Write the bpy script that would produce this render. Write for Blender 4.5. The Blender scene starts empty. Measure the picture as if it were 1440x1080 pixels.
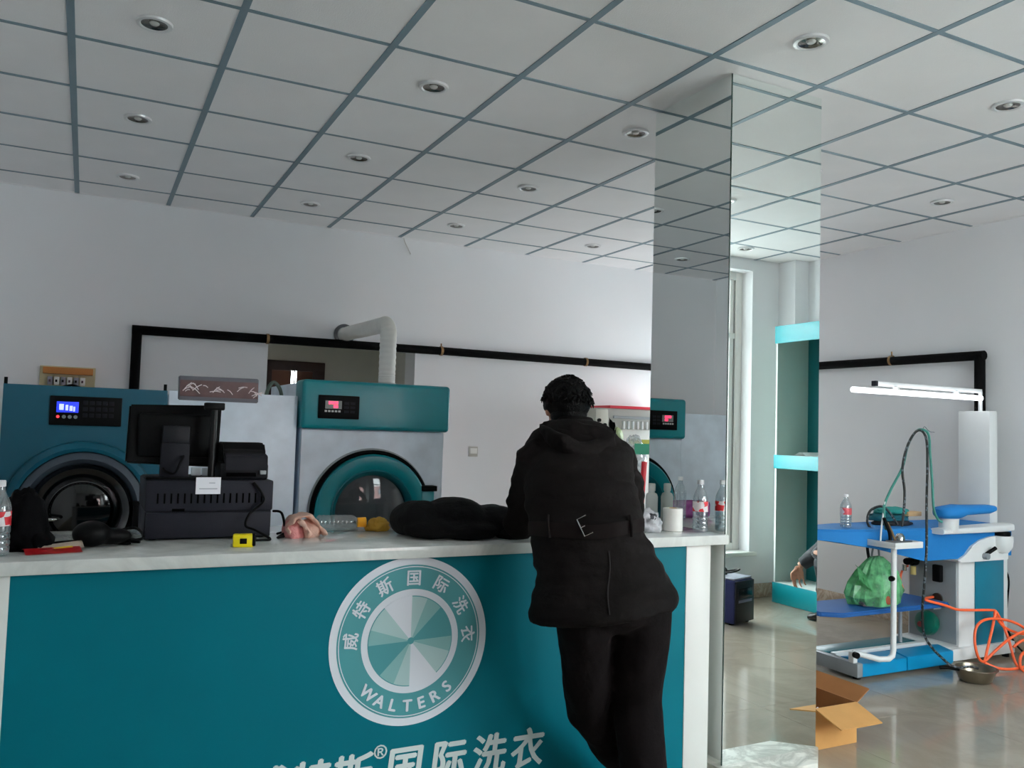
import bpy, bmesh, math, random
from mathutils import Vector, Matrix, noise
PI = math.pi
sc = bpy.context.scene
COL = sc.collection

# ------------------------------------------------------------------ camera
CAMH = 1.395                      # lens height above the floor
CEIL = CAMH + 1.5875
F = 1179.8
yaw, pitch, roll = math.radians(26.849), math.radians(3.182), math.radians(1.722)
cy, sy, cp, sp = math.cos(yaw), math.sin(yaw), math.cos(pitch), math.sin(pitch)
W = Vector((sy*cp, cy*cp, sp)); r0 = Vector((cy, -sy, 0)); u0 = r0.cross(W)
c_, s_ = math.cos(roll), math.sin(roll)
R = c_*r0 + s_*u0
U = -s_*r0 + c_*u0
cam = bpy.data.cameras.new('camera'); camo = bpy.data.objects.new('camera', cam); COL.objects.link(camo)
cam.sensor_fit = 'HORIZONTAL'; cam.sensor_width = 36; cam.lens = F/1440*36; cam.clip_start = .02
m3 = Matrix((R, U, -W)).transposed()
camo.matrix_world = Matrix.Translation((0, 0, CAMH)) @ m3.to_4x4()
sc.camera = camo
O = Vector((0, 0, CAMH))
def ray(x, y): return W + R*((x-720)/F) - U*((y-540)/F)
def atY(x, y, Y): d = ray(x, y); return O + d*(Y/d.y)          # pixel on the plane y = Y
def atX(x, y, X): d = ray(x, y); return O + d*(X/d.x)
def atZ(x, y, Z): d = ray(x, y); return O + d*((Z-CAMH)/d.z)

# ------------------------------------------------------------------ light
world = bpy.data.worlds.new('overcast_sky'); sc.world = world; world.use_nodes = True
bg = world.node_tree.nodes['Background']
bg.inputs[0].default_value = (.90, .98, 1.0, 1); bg.inputs[1].default_value = 25.5
BXW = 3.3; XRW = 5.71
def portal(name, loc, rot, sx, sz):
    l = bpy.data.lights.new(name, 'AREA'); l.shape = 'RECTANGLE'; l.size = sx; l.size_y = sz
    l.cycles.is_portal = True
    o = bpy.data.objects.new(name, l); COL.objects.link(o); o.location = loc; o.rotation_euler = rot
portal('window_portal', (4.18, -.33, 1.65), (PI/2, 0, 0), 2.12, 2.5)
portal('door_portal', (2.2, -1.22, 1.755), (PI/2, 0, 0), .76, 1.01)  # sky sampling through the added door glazing
portal('added_side_window_portal', (XRW+.22, 5.95, 1.45), (PI/2, 0, PI/2), .94, 1.0)  # sky sampling through the added side window
portal('added_back_room_portal', (BXW+.2, 7.85, 1.4), (PI/2, 0, PI/2), .3, .4)  # sky sampling through the added back room window
sc.view_settings.view_transform = 'Standard'; sc.view_settings.look = 'None'
sc.view_settings.gamma = 1; sc.view_settings.use_curve_mapping = False
sc.view_settings.exposure = -0.33
sc.cycles.diffuse_bounces = 9; sc.cycles.max_bounces = 14; sc.cycles.transparent_max_bounces = 16
sc.cycles.glossy_bounces = 6; sc.cycles.caustics_reflective = True; sc.cycles.sample_clamp_indirect = 7.0; sc.cycles.caustics_refractive = False

# ------------------------------------------------------------------ materials
def lin(c):
    return tuple(((v/255)/12.92 if v/255 <= .04045 else ((v/255+.055)/1.055)**2.4) for v in c) + (1,)
MATS = {}
def M(name, rgb, rough=.5, metal=0, spec=.5, var=.06, scale=6, bump=0, bscale=60, emit=0, alpha=None, coat=0, sheen=0):
    if name in MATS: return MATS[name]
    m = bpy.data.materials.new(name); m.use_nodes = True; nt = m.node_tree; n = nt.nodes; L = nt.links
    b = n['Principled BSDF']
    b.inputs['Roughness'].default_value = rough; b.inputs['Metallic'].default_value = metal
    b.inputs['Specular IOR Level'].default_value = spec
    if coat: b.inputs['Coat Weight'].default_value = coat; b.inputs['Coat Roughness'].default_value = .08
    if sheen: b.inputs['Sheen Weight'].default_value = sheen
    col = lin(rgb)
    tc = n.new('ShaderNodeTexCoord')
    if var:
        nz = n.new('ShaderNodeTexNoise'); nz.inputs['Scale'].default_value = scale; nz.inputs['Detail'].default_value = 4
        L.new(tc.outputs['Object'], nz.inputs['Vector'])
        rp = n.new('ShaderNodeValToRGB')
        rp.color_ramp.elements[0].position = .3; rp.color_ramp.elements[1].position = .7
        rp.color_ramp.elements[0].color = tuple(v*(1-var) for v in col[:3]) + (1,)
        rp.color_ramp.elements[1].color = tuple(min(1, v*(1+var)) for v in col[:3]) + (1,)
        L.new(nz.outputs['Fac'], rp.inputs['Fac']); L.new(rp.outputs['Color'], b.inputs['Base Color'])
    else: b.inputs['Base Color'].default_value = col
    if bump:
        nb = n.new('ShaderNodeTexNoise'); nb.inputs['Scale'].default_value = bscale; nb.inputs['Detail'].default_value = 3
        L.new(tc.outputs['Object'], nb.inputs['Vector'])
        bp = n.new('ShaderNodeBump'); bp.inputs['Strength'].default_value = bump; bp.inputs['Distance'].default_value = .01
        L.new(nb.outputs['Fac'], bp.inputs['Height']); L.new(bp.outputs['Normal'], b.inputs['Normal'])
    if emit: b.inputs['Emission Color'].default_value = col; b.inputs['Emission Strength'].default_value = emit
    MATS[name] = m; return m
def clear(name, tint, gloss=.1, diffuse=0.0, drgb=(255, 255, 255), rough=.03):
    """thin clear sheet: transparent + a little gloss (+ milky diffuse)"""
    m = bpy.data.materials.new(name); m.use_nodes = True; nt = m.node_tree; n = nt.nodes; L = nt.links
    n.remove(n['Principled BSDF']); out = n['Material Output']
    t = n.new('ShaderNodeBsdfTransparent'); t.inputs[0].default_value = lin(tint)
    g = n.new('ShaderNodeBsdfGlossy'); g.inputs['Roughness'].default_value = rough
    mx = n.new('ShaderNodeMixShader'); mx.inputs[0].default_value = gloss
    L.new(t.outputs[0], mx.inputs[1]); L.new(g.outputs[0], mx.inputs[2]); last = mx
    if diffuse:
        d = n.new('ShaderNodeBsdfDiffuse'); d.inputs[0].default_value = lin(drgb)
        nz = n.new('ShaderNodeTexNoise'); nz.inputs['Scale'].default_value = 25
        tc = n.new('ShaderNodeTexCoord'); L.new(tc.outputs['Object'], nz.inputs['Vector'])
        mr = n.new('ShaderNodeMapRange'); mr.inputs[1].default_value = .3; mr.inputs[2].default_value = .7
        mr.inputs[3].default_value = diffuse*.6; mr.inputs[4].default_value = min(1, diffuse*1.4)
        L.new(nz.outputs['Fac'], mr.inputs[0])
        m2 = n.new('ShaderNodeMixShader'); L.new(mr.outputs[0], m2.inputs[0])
        L.new(last.outputs[0], m2.inputs[1]); L.new(d.outputs[0], m2.inputs[2]); last = m2
    L.new(last.outputs[0], out.inputs[0]); MATS[name] = m; return m
def marble(name, base, vein, rough=.1, scale=2.2, amount=.35):
    m = bpy.data.materials.new(name); m.use_nodes = True; nt = m.node_tree; n = nt.nodes; L = nt.links
    b = n['Principled BSDF']; b.inputs['Roughness'].default_value = rough
    tc = n.new('ShaderNodeTexCoord'); nz = n.new('ShaderNodeTexNoise'); nz.inputs['Scale'].default_value = scale
    nz.inputs['Detail'].default_value = 8; nz.inputs['Roughness'].default_value = .6; nz.inputs['Distortion'].default_value = 1.6
    oi = n.new('ShaderNodeObjectInfo'); ad = n.new('ShaderNodeVectorMath'); ad.operation = 'ADD'
    L.new(tc.outputs['Object'], ad.inputs[0]); L.new(oi.outputs['Location'], ad.inputs[1])
    L.new(ad.outputs[0], nz.inputs['Vector'])
    rp = n.new('ShaderNodeValToRGB'); e = rp.color_ramp.elements
    e[0].position = .38; e[0].color = lin(base); e[1].position = .62; e[1].color = lin(base)
    k = e.new(.5); a = lin(base); v = lin(vein); k.color = tuple(a[i]*(1-amount)+v[i]*amount for i in range(3)) + (1,)
    L.new(nz.outputs['Fac'], rp.inputs['Fac']); L.new(rp.outputs['Color'], b.inputs['Base Color'])
    MATS[name] = m; return m

wall_m = M('wall_paint', (238, 238, 240), .85, spec=.2, var=.015, scale=1.5, bump=.04, bscale=180)
ceil_m = M('ceiling_tile_board', (244, 242, 242), .9, spec=.15, var=.02, scale=3, bump=.15, bscale=160)
bar_m = M('ceiling_bar_paint', (116, 136, 146), .5, var=.04)
floor_m = marble('floor_marble', (164, 153, 138), (132, 117, 102), .09, 1.3, .35)
skirt_m = marble('skirting_marble', (205, 190, 172), (150, 120, 96), .15, 7, .6)
grout_m = M('floor_grout', (120, 112, 102), .9)
plinth_m = marble('plinth_marble', (226, 224, 216), (140, 138, 128), .4, 4, .7)
top_m = marble('countertop_stone', (226, 228, 224), (190, 192, 188), .05, 3, .4)
mirror_m = M('mirror_glass', (242, 247, 245), .0, 1, var=0)
mirror_edge_m = M('mirror_edge', (40, 60, 54), .2, var=0)
teal_m = M('teal_panel', (0, 108, 122), .45, spec=.12, var=.03, scale=3)
tealpaint_m = M('teal_paint', (0, 126, 136), .32, var=.04, scale=4)
tealdark_m = M('dark_teal_paint', (0, 92, 104), .35, var=.04)
white_m = M('white_laminate', (228, 228, 224), .4, var=.02)
whitemetal_m = M('white_enamel', (226, 228, 228), .35, var=.02)
steel_m = M('brushed_steel', (222, 232, 243), .4, .05, var=.10, scale=7, bump=.02, bscale=30)
greymetal_m = M('grey_metal', (150, 156, 160), .45, .3, var=.05)
chrome_m = M('chrome', (205, 205, 205), .12, 1, var=0)
black_m = M('black_plastic', (8, 8, 9), .55, spec=.12, var=.1)
darkgrey_m = M('charcoal_plastic', (30, 30, 36), .55, spec=.15, var=.06)
rubber_m = M('black_foam', (9, 8, 9), .9, spec=.15, var=.15, bump=.2, bscale=90)
darkglass_m = M('dark_glass', (12, 12, 14), .08, spec=.6, var=0)
blue_m = M('blue_padded_cloth', (0, 112, 182), .75, var=.05, bump=.1, bscale=120)
bluemid_m = M('sky_blue_paint', (0, 138, 190), .35, var=.04)
orange_m = M('orange_hose_plastic', (255, 104, 56), .4, var=.04)
green_m = M('green_plastic', (0, 96, 78), .3, var=.06)
glass_m = clear('window_glass', (250, 252, 252), .06)
bottle_m = clear('bottle_plastic', (232, 240, 243), .22, .10)
water_m = clear('bottle_water', (226, 236, 240), .10)
brown_m = M('dark_brown_wood', (52, 30, 26), .5, var=.15)
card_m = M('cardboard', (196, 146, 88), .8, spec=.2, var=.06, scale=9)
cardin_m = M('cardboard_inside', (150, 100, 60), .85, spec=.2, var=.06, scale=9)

# ------------------------------------------------------------------ builders
def wmat(o):
    m = o.matrix_basis.copy(); p = o.parent
    while p: m = p.matrix_basis @ m; p = p.parent
    return m
def obj(name, bm, mat, parent=None, smooth=False, angle=None):
    bmesh.ops.recalc_face_normals(bm, faces=bm.faces[:])
    me = bpy.data.meshes.new(name); bm.to_mesh(me); bm.free()
    return wrap(name, me, mat, parent, smooth, angle)
def wrap(name, me, mat, parent=None, smooth=False, angle=None):
    if mat and not me.materials: me.materials.append(mat)
    if smooth:
        me.polygons.foreach_set('use_smooth', [True]*len(me.polygons))
        if angle: me.set_sharp_from_angle(angle=math.radians(angle))
    o = bpy.data.objects.new(name, me); COL.objects.link(o)
    if parent:
        me.transform(wmat(parent).inverted()); o.parent = parent
    return o
def thing(name, label, cat, loc=(0, 0, 0), rz=0, group=None):
    o = bpy.data.objects.new(name, None); COL.objects.link(o); o.empty_display_size = .05
    o.location = loc; o.rotation_euler = (0, 0, rz)
    return tag(o, label, cat, group)
def tag(o, label, cat, group=None):
    o['label'] = label; o['category'] = cat
    if group: o['group'] = group
    return o
def struct(o): o['kind'] = 'structure'; return o
def bbox(bm, x0, x1, y0, y1, z0, z1, bev=0, seg=2):
    r = bmesh.ops.create_cube(bm, size=1)
    vs = r['verts']
    for v in vs:
        v.co = Vector(((x0+x1)/2+v.co.x*(x1-x0), (y0+y1)/2+v.co.y*(y1-y0), (z0+z1)/2+v.co.z*(z1-z0)))
    if bev:
        es = list({e for v in vs for e in v.link_edges})
        bmesh.ops.bevel(bm, geom=es, offset=bev, segments=seg, profile=.5, affect='EDGES')
def box(name, b, mat, parent=None, bev=.003, seg=2):
    bm = bmesh.new(); bbox(bm, *b, bev=min(bev, .45*min(b[1]-b[0], b[3]-b[2], b[5]-b[4])), seg=seg)
    return obj(name, bm, mat, parent, smooth=bev > 0, angle=35)
def obox(name, c, size, mat, parent=None, rot=None, bev=.003):
    """box with its centre c, rotated by Matrix rot"""
    bm = bmesh.new(); a, b, d = size
    bbox(bm, -a/2, a/2, -b/2, b/2, -d/2, d/2, bev=min(bev, .45*min(size)))
    mt = Matrix.Translation(c) @ (rot.to_4x4() if rot else Matrix.Identity(4))
    bm.transform(mt); return obj(name, bm, mat, parent, smooth=bev > 0, angle=35)
def frame_of(t):
    t = t.normalized(); a = Vector((0, 0, 1)) if abs(t.z) < .9 else Vector((1, 0, 0))
    x = t.cross(a).normalized(); return x, t.cross(x).normalized()
def spline(pts, n=8):
    P = [Vector(p) for p in pts]; out = []
    for i in range(len(P)-1):
        p0 = P[max(i-1, 0)]; p1 = P[i]; p2 = P[i+1]; p3 = P[min(i+2, len(P)-1)]
        for k in range(n):
            t = k/n
            out.append(.5*((2*p1)+(p2-p0)*t+(2*p0-5*p1+4*p2-p3)*t*t+(3*p1-p0-3*p2+p3)*t**3))
    out.append(P[-1]); return out
def addtube(bm, pts, rad, seg=10, caps=True):
    P = [Vector(p) for p in pts]; n = len(P)
    rr = rad if isinstance(rad, (list, tuple)) else [rad]*n
    rings = []; x = None
    for i in range(n):
        t = (P[min(i+1, n-1)]-P[max(i-1, 0)])
        if t.length < 1e-9: t = Vector((0, 0, 1))
        t.normalize()
        if x is None: x, y = frame_of(t)
        else:
            x = (x - t*x.dot(t)); x = x.normalized() if x.length > 1e-6 else frame_of(t)[0]; y = t.cross(x)
        rings.append([bm.verts.new(P[i]+(x*math.cos(2*PI*k/seg)+y*math.sin(2*PI*k/seg))*rr[i]) for k in range(seg)])
    for a, b in zip(rings, rings[1:]):
        for k in range(seg): bm.faces.new((a[k], a[(k+1) % seg], b[(k+1) % seg], b[k]))
    if caps: bm.faces.new(rings[0][::-1]); bm.faces.new(rings[-1])
def tube(name, pts, rad, mat, parent=None, seg=10, smooth=0):
    bm = bmesh.new(); addtube(bm, spline(pts, smooth) if smooth else pts, rad, seg)
    return obj(name, bm, mat, parent, smooth=True, angle=50)
def cyl(name, p0, p1, r, mat, parent=None, seg=24, r2=None, bev=0):
    bm = bmesh.new(); p0 = Vector(p0); p1 = Vector(p1); r2 = r if r2 is None else r2
    if bev:
        d = (p1-p0).normalized()*bev
        addtube(bm, [p0, p0+d*.0001, p0+d, p1-d, p1-d*.0001, p1], [r-bev, r-bev, r, r2, r2-bev, r2-bev], seg)
    else: addtube(bm, [p0, p1], [r, r2], seg)
    return obj(name, bm, mat, parent, smooth=True, angle=40)
def lathe(name, prof, loc, axis, mat, parent=None, seg=32, close=False):
    """revolve (radius, height) pairs round an axis through loc"""
    bm = bmesh.new(); ax = Vector(axis).normalized(); x, y = frame_of(ax); loc = Vector(loc); rings = []
    for r, h in prof:
        if r < 1e-6: rings.append([bm.verts.new(loc+ax*h)])
        else: rings.append([bm.verts.new(loc+ax*h+(x*math.cos(2*PI*k/seg)+y*math.sin(2*PI*k/seg))*r) for k in range(seg)])
    prs = list(zip(rings, rings[1:])) + ([(rings[-1], rings[0])] if close else [])
    for a, b in prs:
        for k in range(seg):
            k2 = (k+1) % seg
            if len(a) == 1 and len(b) == 1: continue
            if len(a) == 1: bm.faces.new((a[0], b[k2], b[k]))
            elif len(b) == 1: bm.faces.new((a[k], a[k2], b[0]))
            else: bm.faces.new((a[k], a[k2], b[k2], b[k]))
    return obj(name, bm, mat, parent, smooth=True, angle=40)
def prism(name, poly, axis, a, b, mat, parent=None, bev=0):
    """extrude a 2D outline along 'x', 'y' or 'z' from a to b"""
    bm = bmesh.new()
    def P(p, t): return {'x': Vector((t, p[0], p[1])), 'y': Vector((p[0], t, p[1])), 'z': Vector((p[0], p[1], t))}[axis]
    v0 = [bm.verts.new(P(p, a)) for p in poly]; v1 = [bm.verts.new(P(p, b)) for p in poly]; n = len(poly)
    bm.faces.new(v0); bm.faces.new(v1[::-1])
    for i in range(n): bm.faces.new((v0[i], v0[(i+1) % n], v1[(i+1) % n], v1[i]))
    if bev: bmesh.ops.bevel(bm, geom=bm.edges[:], offset=bev, segments=2, affect='EDGES')
    return obj(name, bm, mat, parent, smooth=True, angle=35)
def ringplate(name, cx, cz, y, r0, r1, mat, parent=None, a0=0, a1=2*PI, th=.002, seg=64):
    """flat ring or sector facing -y (angles clockwise from up)"""
    bm = bmesh.new(); full = abs(a1-a0-2*PI) < 1e-6; n = max(3, int(seg*(a1-a0)/(2*PI)))
    def pt(r, a, yy): return bm.verts.new((cx+r*math.sin(a), yy, cz+r*math.cos(a)))
    st = []
    for k in range(n if full else n+1):
        a = a0+(a1-a0)*k/n
        st.append((pt(r0, a, y), pt(r1, a, y), pt(r0, a, y+th), pt(r1, a, y+th)))
    m = len(st)
    for k in range(m if full else m-1):
        p, q = st[k], st[(k+1) % m]
        bm.faces.new((p[0], p[1], q[1], q[0])); bm.faces.new((p[1], p[3], q[3], q[1])); bm.faces.new((p[2], p[0], q[0], q[2]))
    if r0 < 1e-5: bmesh.ops.remove_doubles(bm, verts=bm.verts[:], dist=1e-6)
    return obj(name, bm, mat, parent)
def text_mesh(body, size, bold=0, ext=.0006, shear=0):
    cu = bpy.data.curves.new('lettering', 'FONT'); cu.body = body; cu.size = size; cu.extrude = ext; cu.offset = bold
    cu.align_x = 'CENTER'; cu.align_y = 'CENTER'; cu.resolution_u = 3; cu.shear = shear
    o = bpy.data.objects.new('lettering', cu); COL.objects.link(o)
    dg = bpy.context.evaluated_depsgraph_get()
    me = bpy.data.meshes.new_from_object(o.evaluated_get(dg)); bpy.data.objects.remove(o); bpy.data.curves.remove(cu)
    me.materials.clear(); return me
def text(name, body, size, x, y, z, mat, parent, ang=0, bold=0, shear=0, sx=1, sz=1):
    me = text_mesh(body, size, 0, shear=shear)
    if bold:
        bmt = bmesh.new()
        for dx, dy, dz in ((-1, 0, 0), (1, 0, .00008), (0, .7, .00016), (0, -.7, .00024)):
            m2 = me.copy(); m2.transform(Matrix.Translation((dx*bold, dy*bold, dz))); bmt.from_mesh(m2); bpy.data.meshes.remove(m2)
        bmt.to_mesh(me); bmt.free()
    if len(me.vertices):                       # centre on its own outline
        xs = [v.co.x for v in me.vertices]; ys = [v.co.y for v in me.vertices]
        me.transform(Matrix.Translation((-(min(xs)+max(xs))/2, -(min(ys)+max(ys))/2, 0)))
    me.transform(Matrix.Translation((x, y, z)) @ Matrix.Rotation(ang, 4, 'Y') @ Matrix.Rotation(PI/2, 4, 'X') @ Matrix.Diagonal((sx, sz, 1, 1)))
    return wrap(name, me, mat, parent)
def lump(name, c, size, mat, parent=None, seed=0, amp=.25, freq=2.0, sub=4, flat=True, rz=0, ridge=.9):
    """crumpled soft thing resting at z = c.z"""
    bm = bmesh.new(); bmesh.ops.create_icosphere(bm, subdivisions=sub, radius=1)
    off = Vector((seed*7.3, seed*3.1, seed*5.7)); c = Vector(c)
    for v in bm.verts:
        d = v.co.copy(); k = noise.fractal(d*freq+off, 1.0, 2.2, 4)
        rdg = abs(noise.noise(d*freq*1.7+off*2))
        s = 1+amp*(k*.8-rdg*ridge+.25)
        v.co = d*s
        if flat: v.co.z = max(v.co.z, -.45) if v.co.z < 0 else v.co.z
    zmin = min(v.co.z for v in bm.verts)
    rot = Matrix.Rotation(rz, 3, 'Z')
    for v in bm.verts:
        p = rot @ Vector((v.co.x*size[0]/2, v.co.y*size[1]/2, 0))
        v.co = Vector((c.x+p.x, c.y+p.y, c.z+(v.co.z-zmin)*size[2]/(1-zmin)))
    return obj(name, bm, mat, parent, smooth=True)
def remeshed(name, bm, mat, parent=None, voxel=.012, smooth=6, wrinkle=0, wfreq=14, seed=1, stretch=(1, 1, 1), zmin=None):
    me = bpy.data.meshes.new(name); bmesh.ops.recalc_face_normals(bm, faces=bm.faces[:]); bm.to_mesh(me); bm.free()
    t = bpy.data.objects.new(name, me); COL.objects.link(t)
    r = t.modifiers.new('remesh', 'REMESH'); r.mode = 'VOXEL'; r.voxel_size = voxel
    if smooth: s = t.modifiers.new('smooth', 'SMOOTH'); s.factor = .5; s.iterations = smooth
    dg = bpy.context.evaluated_depsgraph_get()
    out = bpy.data.meshes.new_from_object(t.evaluated_get(dg)); bpy.data.objects.remove(t)
    if wrinkle:
        off = Vector((seed*3.3, seed*9.1, seed*1.7)); ns = [v.normal.copy() for v in out.vertices]
        for v, nn in zip(out.vertices, ns):
            p = Vector((v.co.x*stretch[0], v.co.y*stretch[1], v.co.z*stretch[2]))*wfreq+off
            v.co += nn*wrinkle*(noise.noise(p)+.5*noise.noise(p*2.3)-.5*abs(noise.noise(p*1.3+off)))
    if zmin is not None:
        for v in out.vertices: v.co.z = max(v.co.z, zmin)
    return wrap(name, out, mat, parent, smooth=True)
def addloft(bm, secs, n=24, ex=2.0):
    """closed loft through sections (centre, half-axis a, half-axis b)"""
    rings = []
    for c, a, b in secs:
        ring = []
        for k in range(n):
            t = 2*PI*k/n; ct, st = math.cos(t), math.sin(t)
            f = (abs(ct)**ex+abs(st)**ex)**(-1/ex)
            ring.append(bm.verts.new(Vector(c)+Vector(a)*ct*f+Vector(b)*st*f))
        rings.append(ring)
    for p, q in zip(rings, rings[1:]):
        for k in range(n): bm.faces.new((p[k], p[(k+1) % n], q[(k+1) % n], q[k]))
    bm.faces.new(rings[0][::-1]); bm.faces.new(rings[-1])
def addball(bm, c, rad, sub=3, rot=None):
    r = bmesh.ops.create_icosphere(bm, subdivisions=sub, radius=1)
    for v in r['verts']:
        p = Vector((v.co.x*rad[0], v.co.y*rad[1], v.co.z*rad[2]))
        v.co = Vector(c)+(rot @ p if rot else p)
def copy_tree(o, parent=None):
    c = o.copy(); COL.objects.link(c); c.parent = parent
    for ch in [k for k in bpy.data.objects if k.parent == o]: copy_tree(ch, c)
    return c
random.seed(4)

# ------------------------------------------------------------------ room shell
XL, XR, YB = -.79, 5.71, 6.65           # left wall, right wall, back wall
YF, YF2, XJ = -1.0, -.10, 2.8          # shopfront line, the nearer window wall, where the wall steps
T = .24
PX0, PX1, PY0, PY1 = 2.44, 2.98, 2.78, 3.33     # mirrored pillar
alu_m = M('window_aluminium', (230, 228, 224), .4, 0, var=.03)
def walls(name, boxes, mat=wall_m):
    bm = bmesh.new()
    for b in boxes: bbox(bm, *b)
    return struct(obj(name, bm, mat))
OX0, OX1, OZ = 1.235, 2.445, 2.04       # opening in the back wall
walls('wall_back', [(XL-T, OX0, YB, YB+T, 0, CEIL+.1), (OX1, XR+T, YB, YB+T, 0, CEIL+.1), (OX0, OX1, YB, YB+T, OZ, CEIL+.1)])
SY0, SY1, SZ0, SZ1 = 5.48, 6.42, .95, 1.95     # added side window, unseen behind the pillar, for extra daylight at the back
walls('wall_right', [(XR, XR+T, YF2-T, SY0, 0, CEIL+.1), (XR, XR+T, SY1, YB, 0, CEIL+.1), (XR, XR+T, SY0, SY1, 0, SZ0), (XR, XR+T, SY0, SY1, SZ1, CEIL+.1), (5.55, XR, YF2, .10, 0, CEIL)])
walls('wall_left', [(XL-T, XL, YF-T, YB, 0, CEIL+.1)])
WX0, WX1, WZ0, WZ1 = 3.12, 5.24, .40, 2.88
walls('wall_front', [(XJ, WX0, YF2-T, YF2, 0, CEIL+.1), (WX1, XR, YF2-T, YF2, 0, CEIL+.1), (WX0, WX1, YF2-T, YF2, 0, WZ0-.02),
                     (WX0, WX1, YF2-T, YF2, WZ1, CEIL+.1), (XJ, XJ+T, YF-T, YF2-T, 0, CEIL+.1),
                     (XL, 1.7, YF-T, YF, 0, CEIL+.1), (2.7, XJ, YF-T, YF, 0, CEIL+.1), (1.7, 2.7, YF-T, YF, 2.4, CEIL+.1)])
# the room behind the opening
BX0, BX1, BY1 = .3, 3.3, 8.7
hall_m = M('back_room_paint', (212, 210, 202), .85, spec=.2, var=.03)
walls('wall_beyond', [(OX0-T, OX0, YB+T, 7.2, 0, 2.8), (OX1, OX1+T, YB+T, 7.2, 0, 2.8), (BX0-T, BX0, 7.2, BY1, 0, 2.8), (BX1, BX1+T, 7.2, 7.7, 0, 2.8), (BX1, BX1+T, 8.0, BY1, 0, 2.8), (BX1, BX1+T, 7.7, 8.0, 0, 1.2), (BX1, BX1+T, 7.7, 8.0, 1.6, 2.8),
                      (BX0, OX0-T, 7.0, 7.2, 0, 2.8), (OX1+T, BX1, 7.0, 7.2, 0, 2.8),
                      (BX0, 1.62, BY1, BY1+.2, 0, 2.8), (2.12, BX1, BY1, BY1+.2, 0, 2.8), (1.62, 2.12, BY1, BY1+.2, 1.97, 2.8), (1.62, 2.12, BY1, BY1+.2, 0, .9)], hall_m)
w4 = struct(box('window_4_added', (XR+.12, XR+.17, SY0+.0505, SY1-.0505, SZ0, SZ0+.05), alu_m, bev=.003))  # frame of the side window added to let in daylight
for b in ((SY0, SY0+.05, SZ0, SZ1), (SY1-.05, SY1, SZ0, SZ1), (SY0+.0505, SY1-.0505, SZ1-.05, SZ1), ((SY0+SY1)/2-.025, (SY0+SY1)/2+.025, SZ0+.0505, SZ1-.0505)): box('frame', (XR+.12, XR+.17, b[0], b[1], b[2], b[3]), alu_m, w4)
for y0, y1 in ((SY0+.05, (SY0+SY1)/2-.025), ((SY0+SY1)/2+.025, SY1-.05)): box('pane', (XR+.143, XR+.147, y0, y1, SZ0+.05, SZ1-.05), glass_m, w4, bev=0)
box('sill', (XR-.02, XR+.12, SY0, SY1, SZ0-.012, SZ0+.008), white_m, w4)
w3 = struct(box('window_3_added', (BX1+.08, BX1+.12, 7.7, 8.0, 1.2, 1.23), alu_m, bev=0))  # window added out of view to brighten the back room
box('frame', (BX1+.08, BX1+.12, 7.7, 8.0, 1.57, 1.6), alu_m, w3, bev=0); box('pane', (BX1+.098, BX1+.102, 7.7, 8.0, 1.23, 1.57), glass_m, w3, bev=0)
struct(box('ceiling_beyond', (BX0-T, BX1+T, YB+T, BY1+.2, 2.8, 2.9), hall_m, bev=0))
w = struct(box('window_2', (1.62, 2.12, BY1+.05, BY1+.09, .9, .94), brown_m, bev=.004))
for x0, x1 in ((1.55, 1.66), (2.08, 2.20)): box('frame', (x0, x1, BY1-.03, BY1, .9, 1.95), brown_m, w)
box('frame', (1.55, 2.20, BY1-.03, BY1, 1.94, 2.04), brown_m, w)
box('curtain', (1.62, 1.855, BY1+.03, BY1+.05, .94, 1.97), M('brown_curtain', (120, 84, 70), .9), w, bev=0)
box('curtain', (1.925, 2.12, BY1+.03, BY1+.05, .94, 1.97), MATS['brown_curtain'], w, bev=0)
box('pane', (1.62, 2.12, BY1+.07, BY1+.075, .94, 1.97), glass_m, w, bev=0)
for x in (1.86, 1.90): box('bar', (x, x+.012, BY1+.055, BY1+.065, .94, 1.97), brown_m, w, bev=0)

# floor: slab with separate polished tiles
fl = struct(box('floor', (XL-T, XR+T, YF-T, BY1+.2, -.12, -.004), grout_m, bev=0))
TS = .8; tiles = {}
nx0, ny0 = XL, YF
i = 0; y = YF
while y < YB-.02:
    x = XL; y1 = min(y+TS, YB)
    while x < XR-.02:
        x1 = min(x+TS, XR)
        key = (round(x1-x, 3), round(y1-y, 3))
        if not (x >= XJ+T and y1 <= YF2+.05):
            if key not in tiles:
                bm = bmesh.new(); bbox(bm, .001, key[0]-.001, .001, key[1]-.001, -.004, 0)
                me = bpy.data.meshes.new('tile'); bmesh.ops.recalc_face_normals(bm, faces=bm.faces[:]); bm.to_mesh(me); bm.free()
                me.materials.append(floor_m); tiles[key] = me
            o = bpy.data.objects.new('tile', tiles[key]); COL.objects.link(o); o.location = (x, y, 0); o.parent = fl
        x = x1
    y = y1
struct(box('floor_beyond', (BX0, BX1, YB, BY1, -.004, 0), floor_m, bev=0))
struct(box('ground', (-14, 20, -30, YF-T, -.3, -.06), M('street_paving', (226, 226, 226), .9, var=.05), bev=0))
pav = struct(box('ground_step', (XJ+T, 20, YF-T, YF2-T, -.3, -.06), MATS['street_paving'], bev=0))

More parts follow.
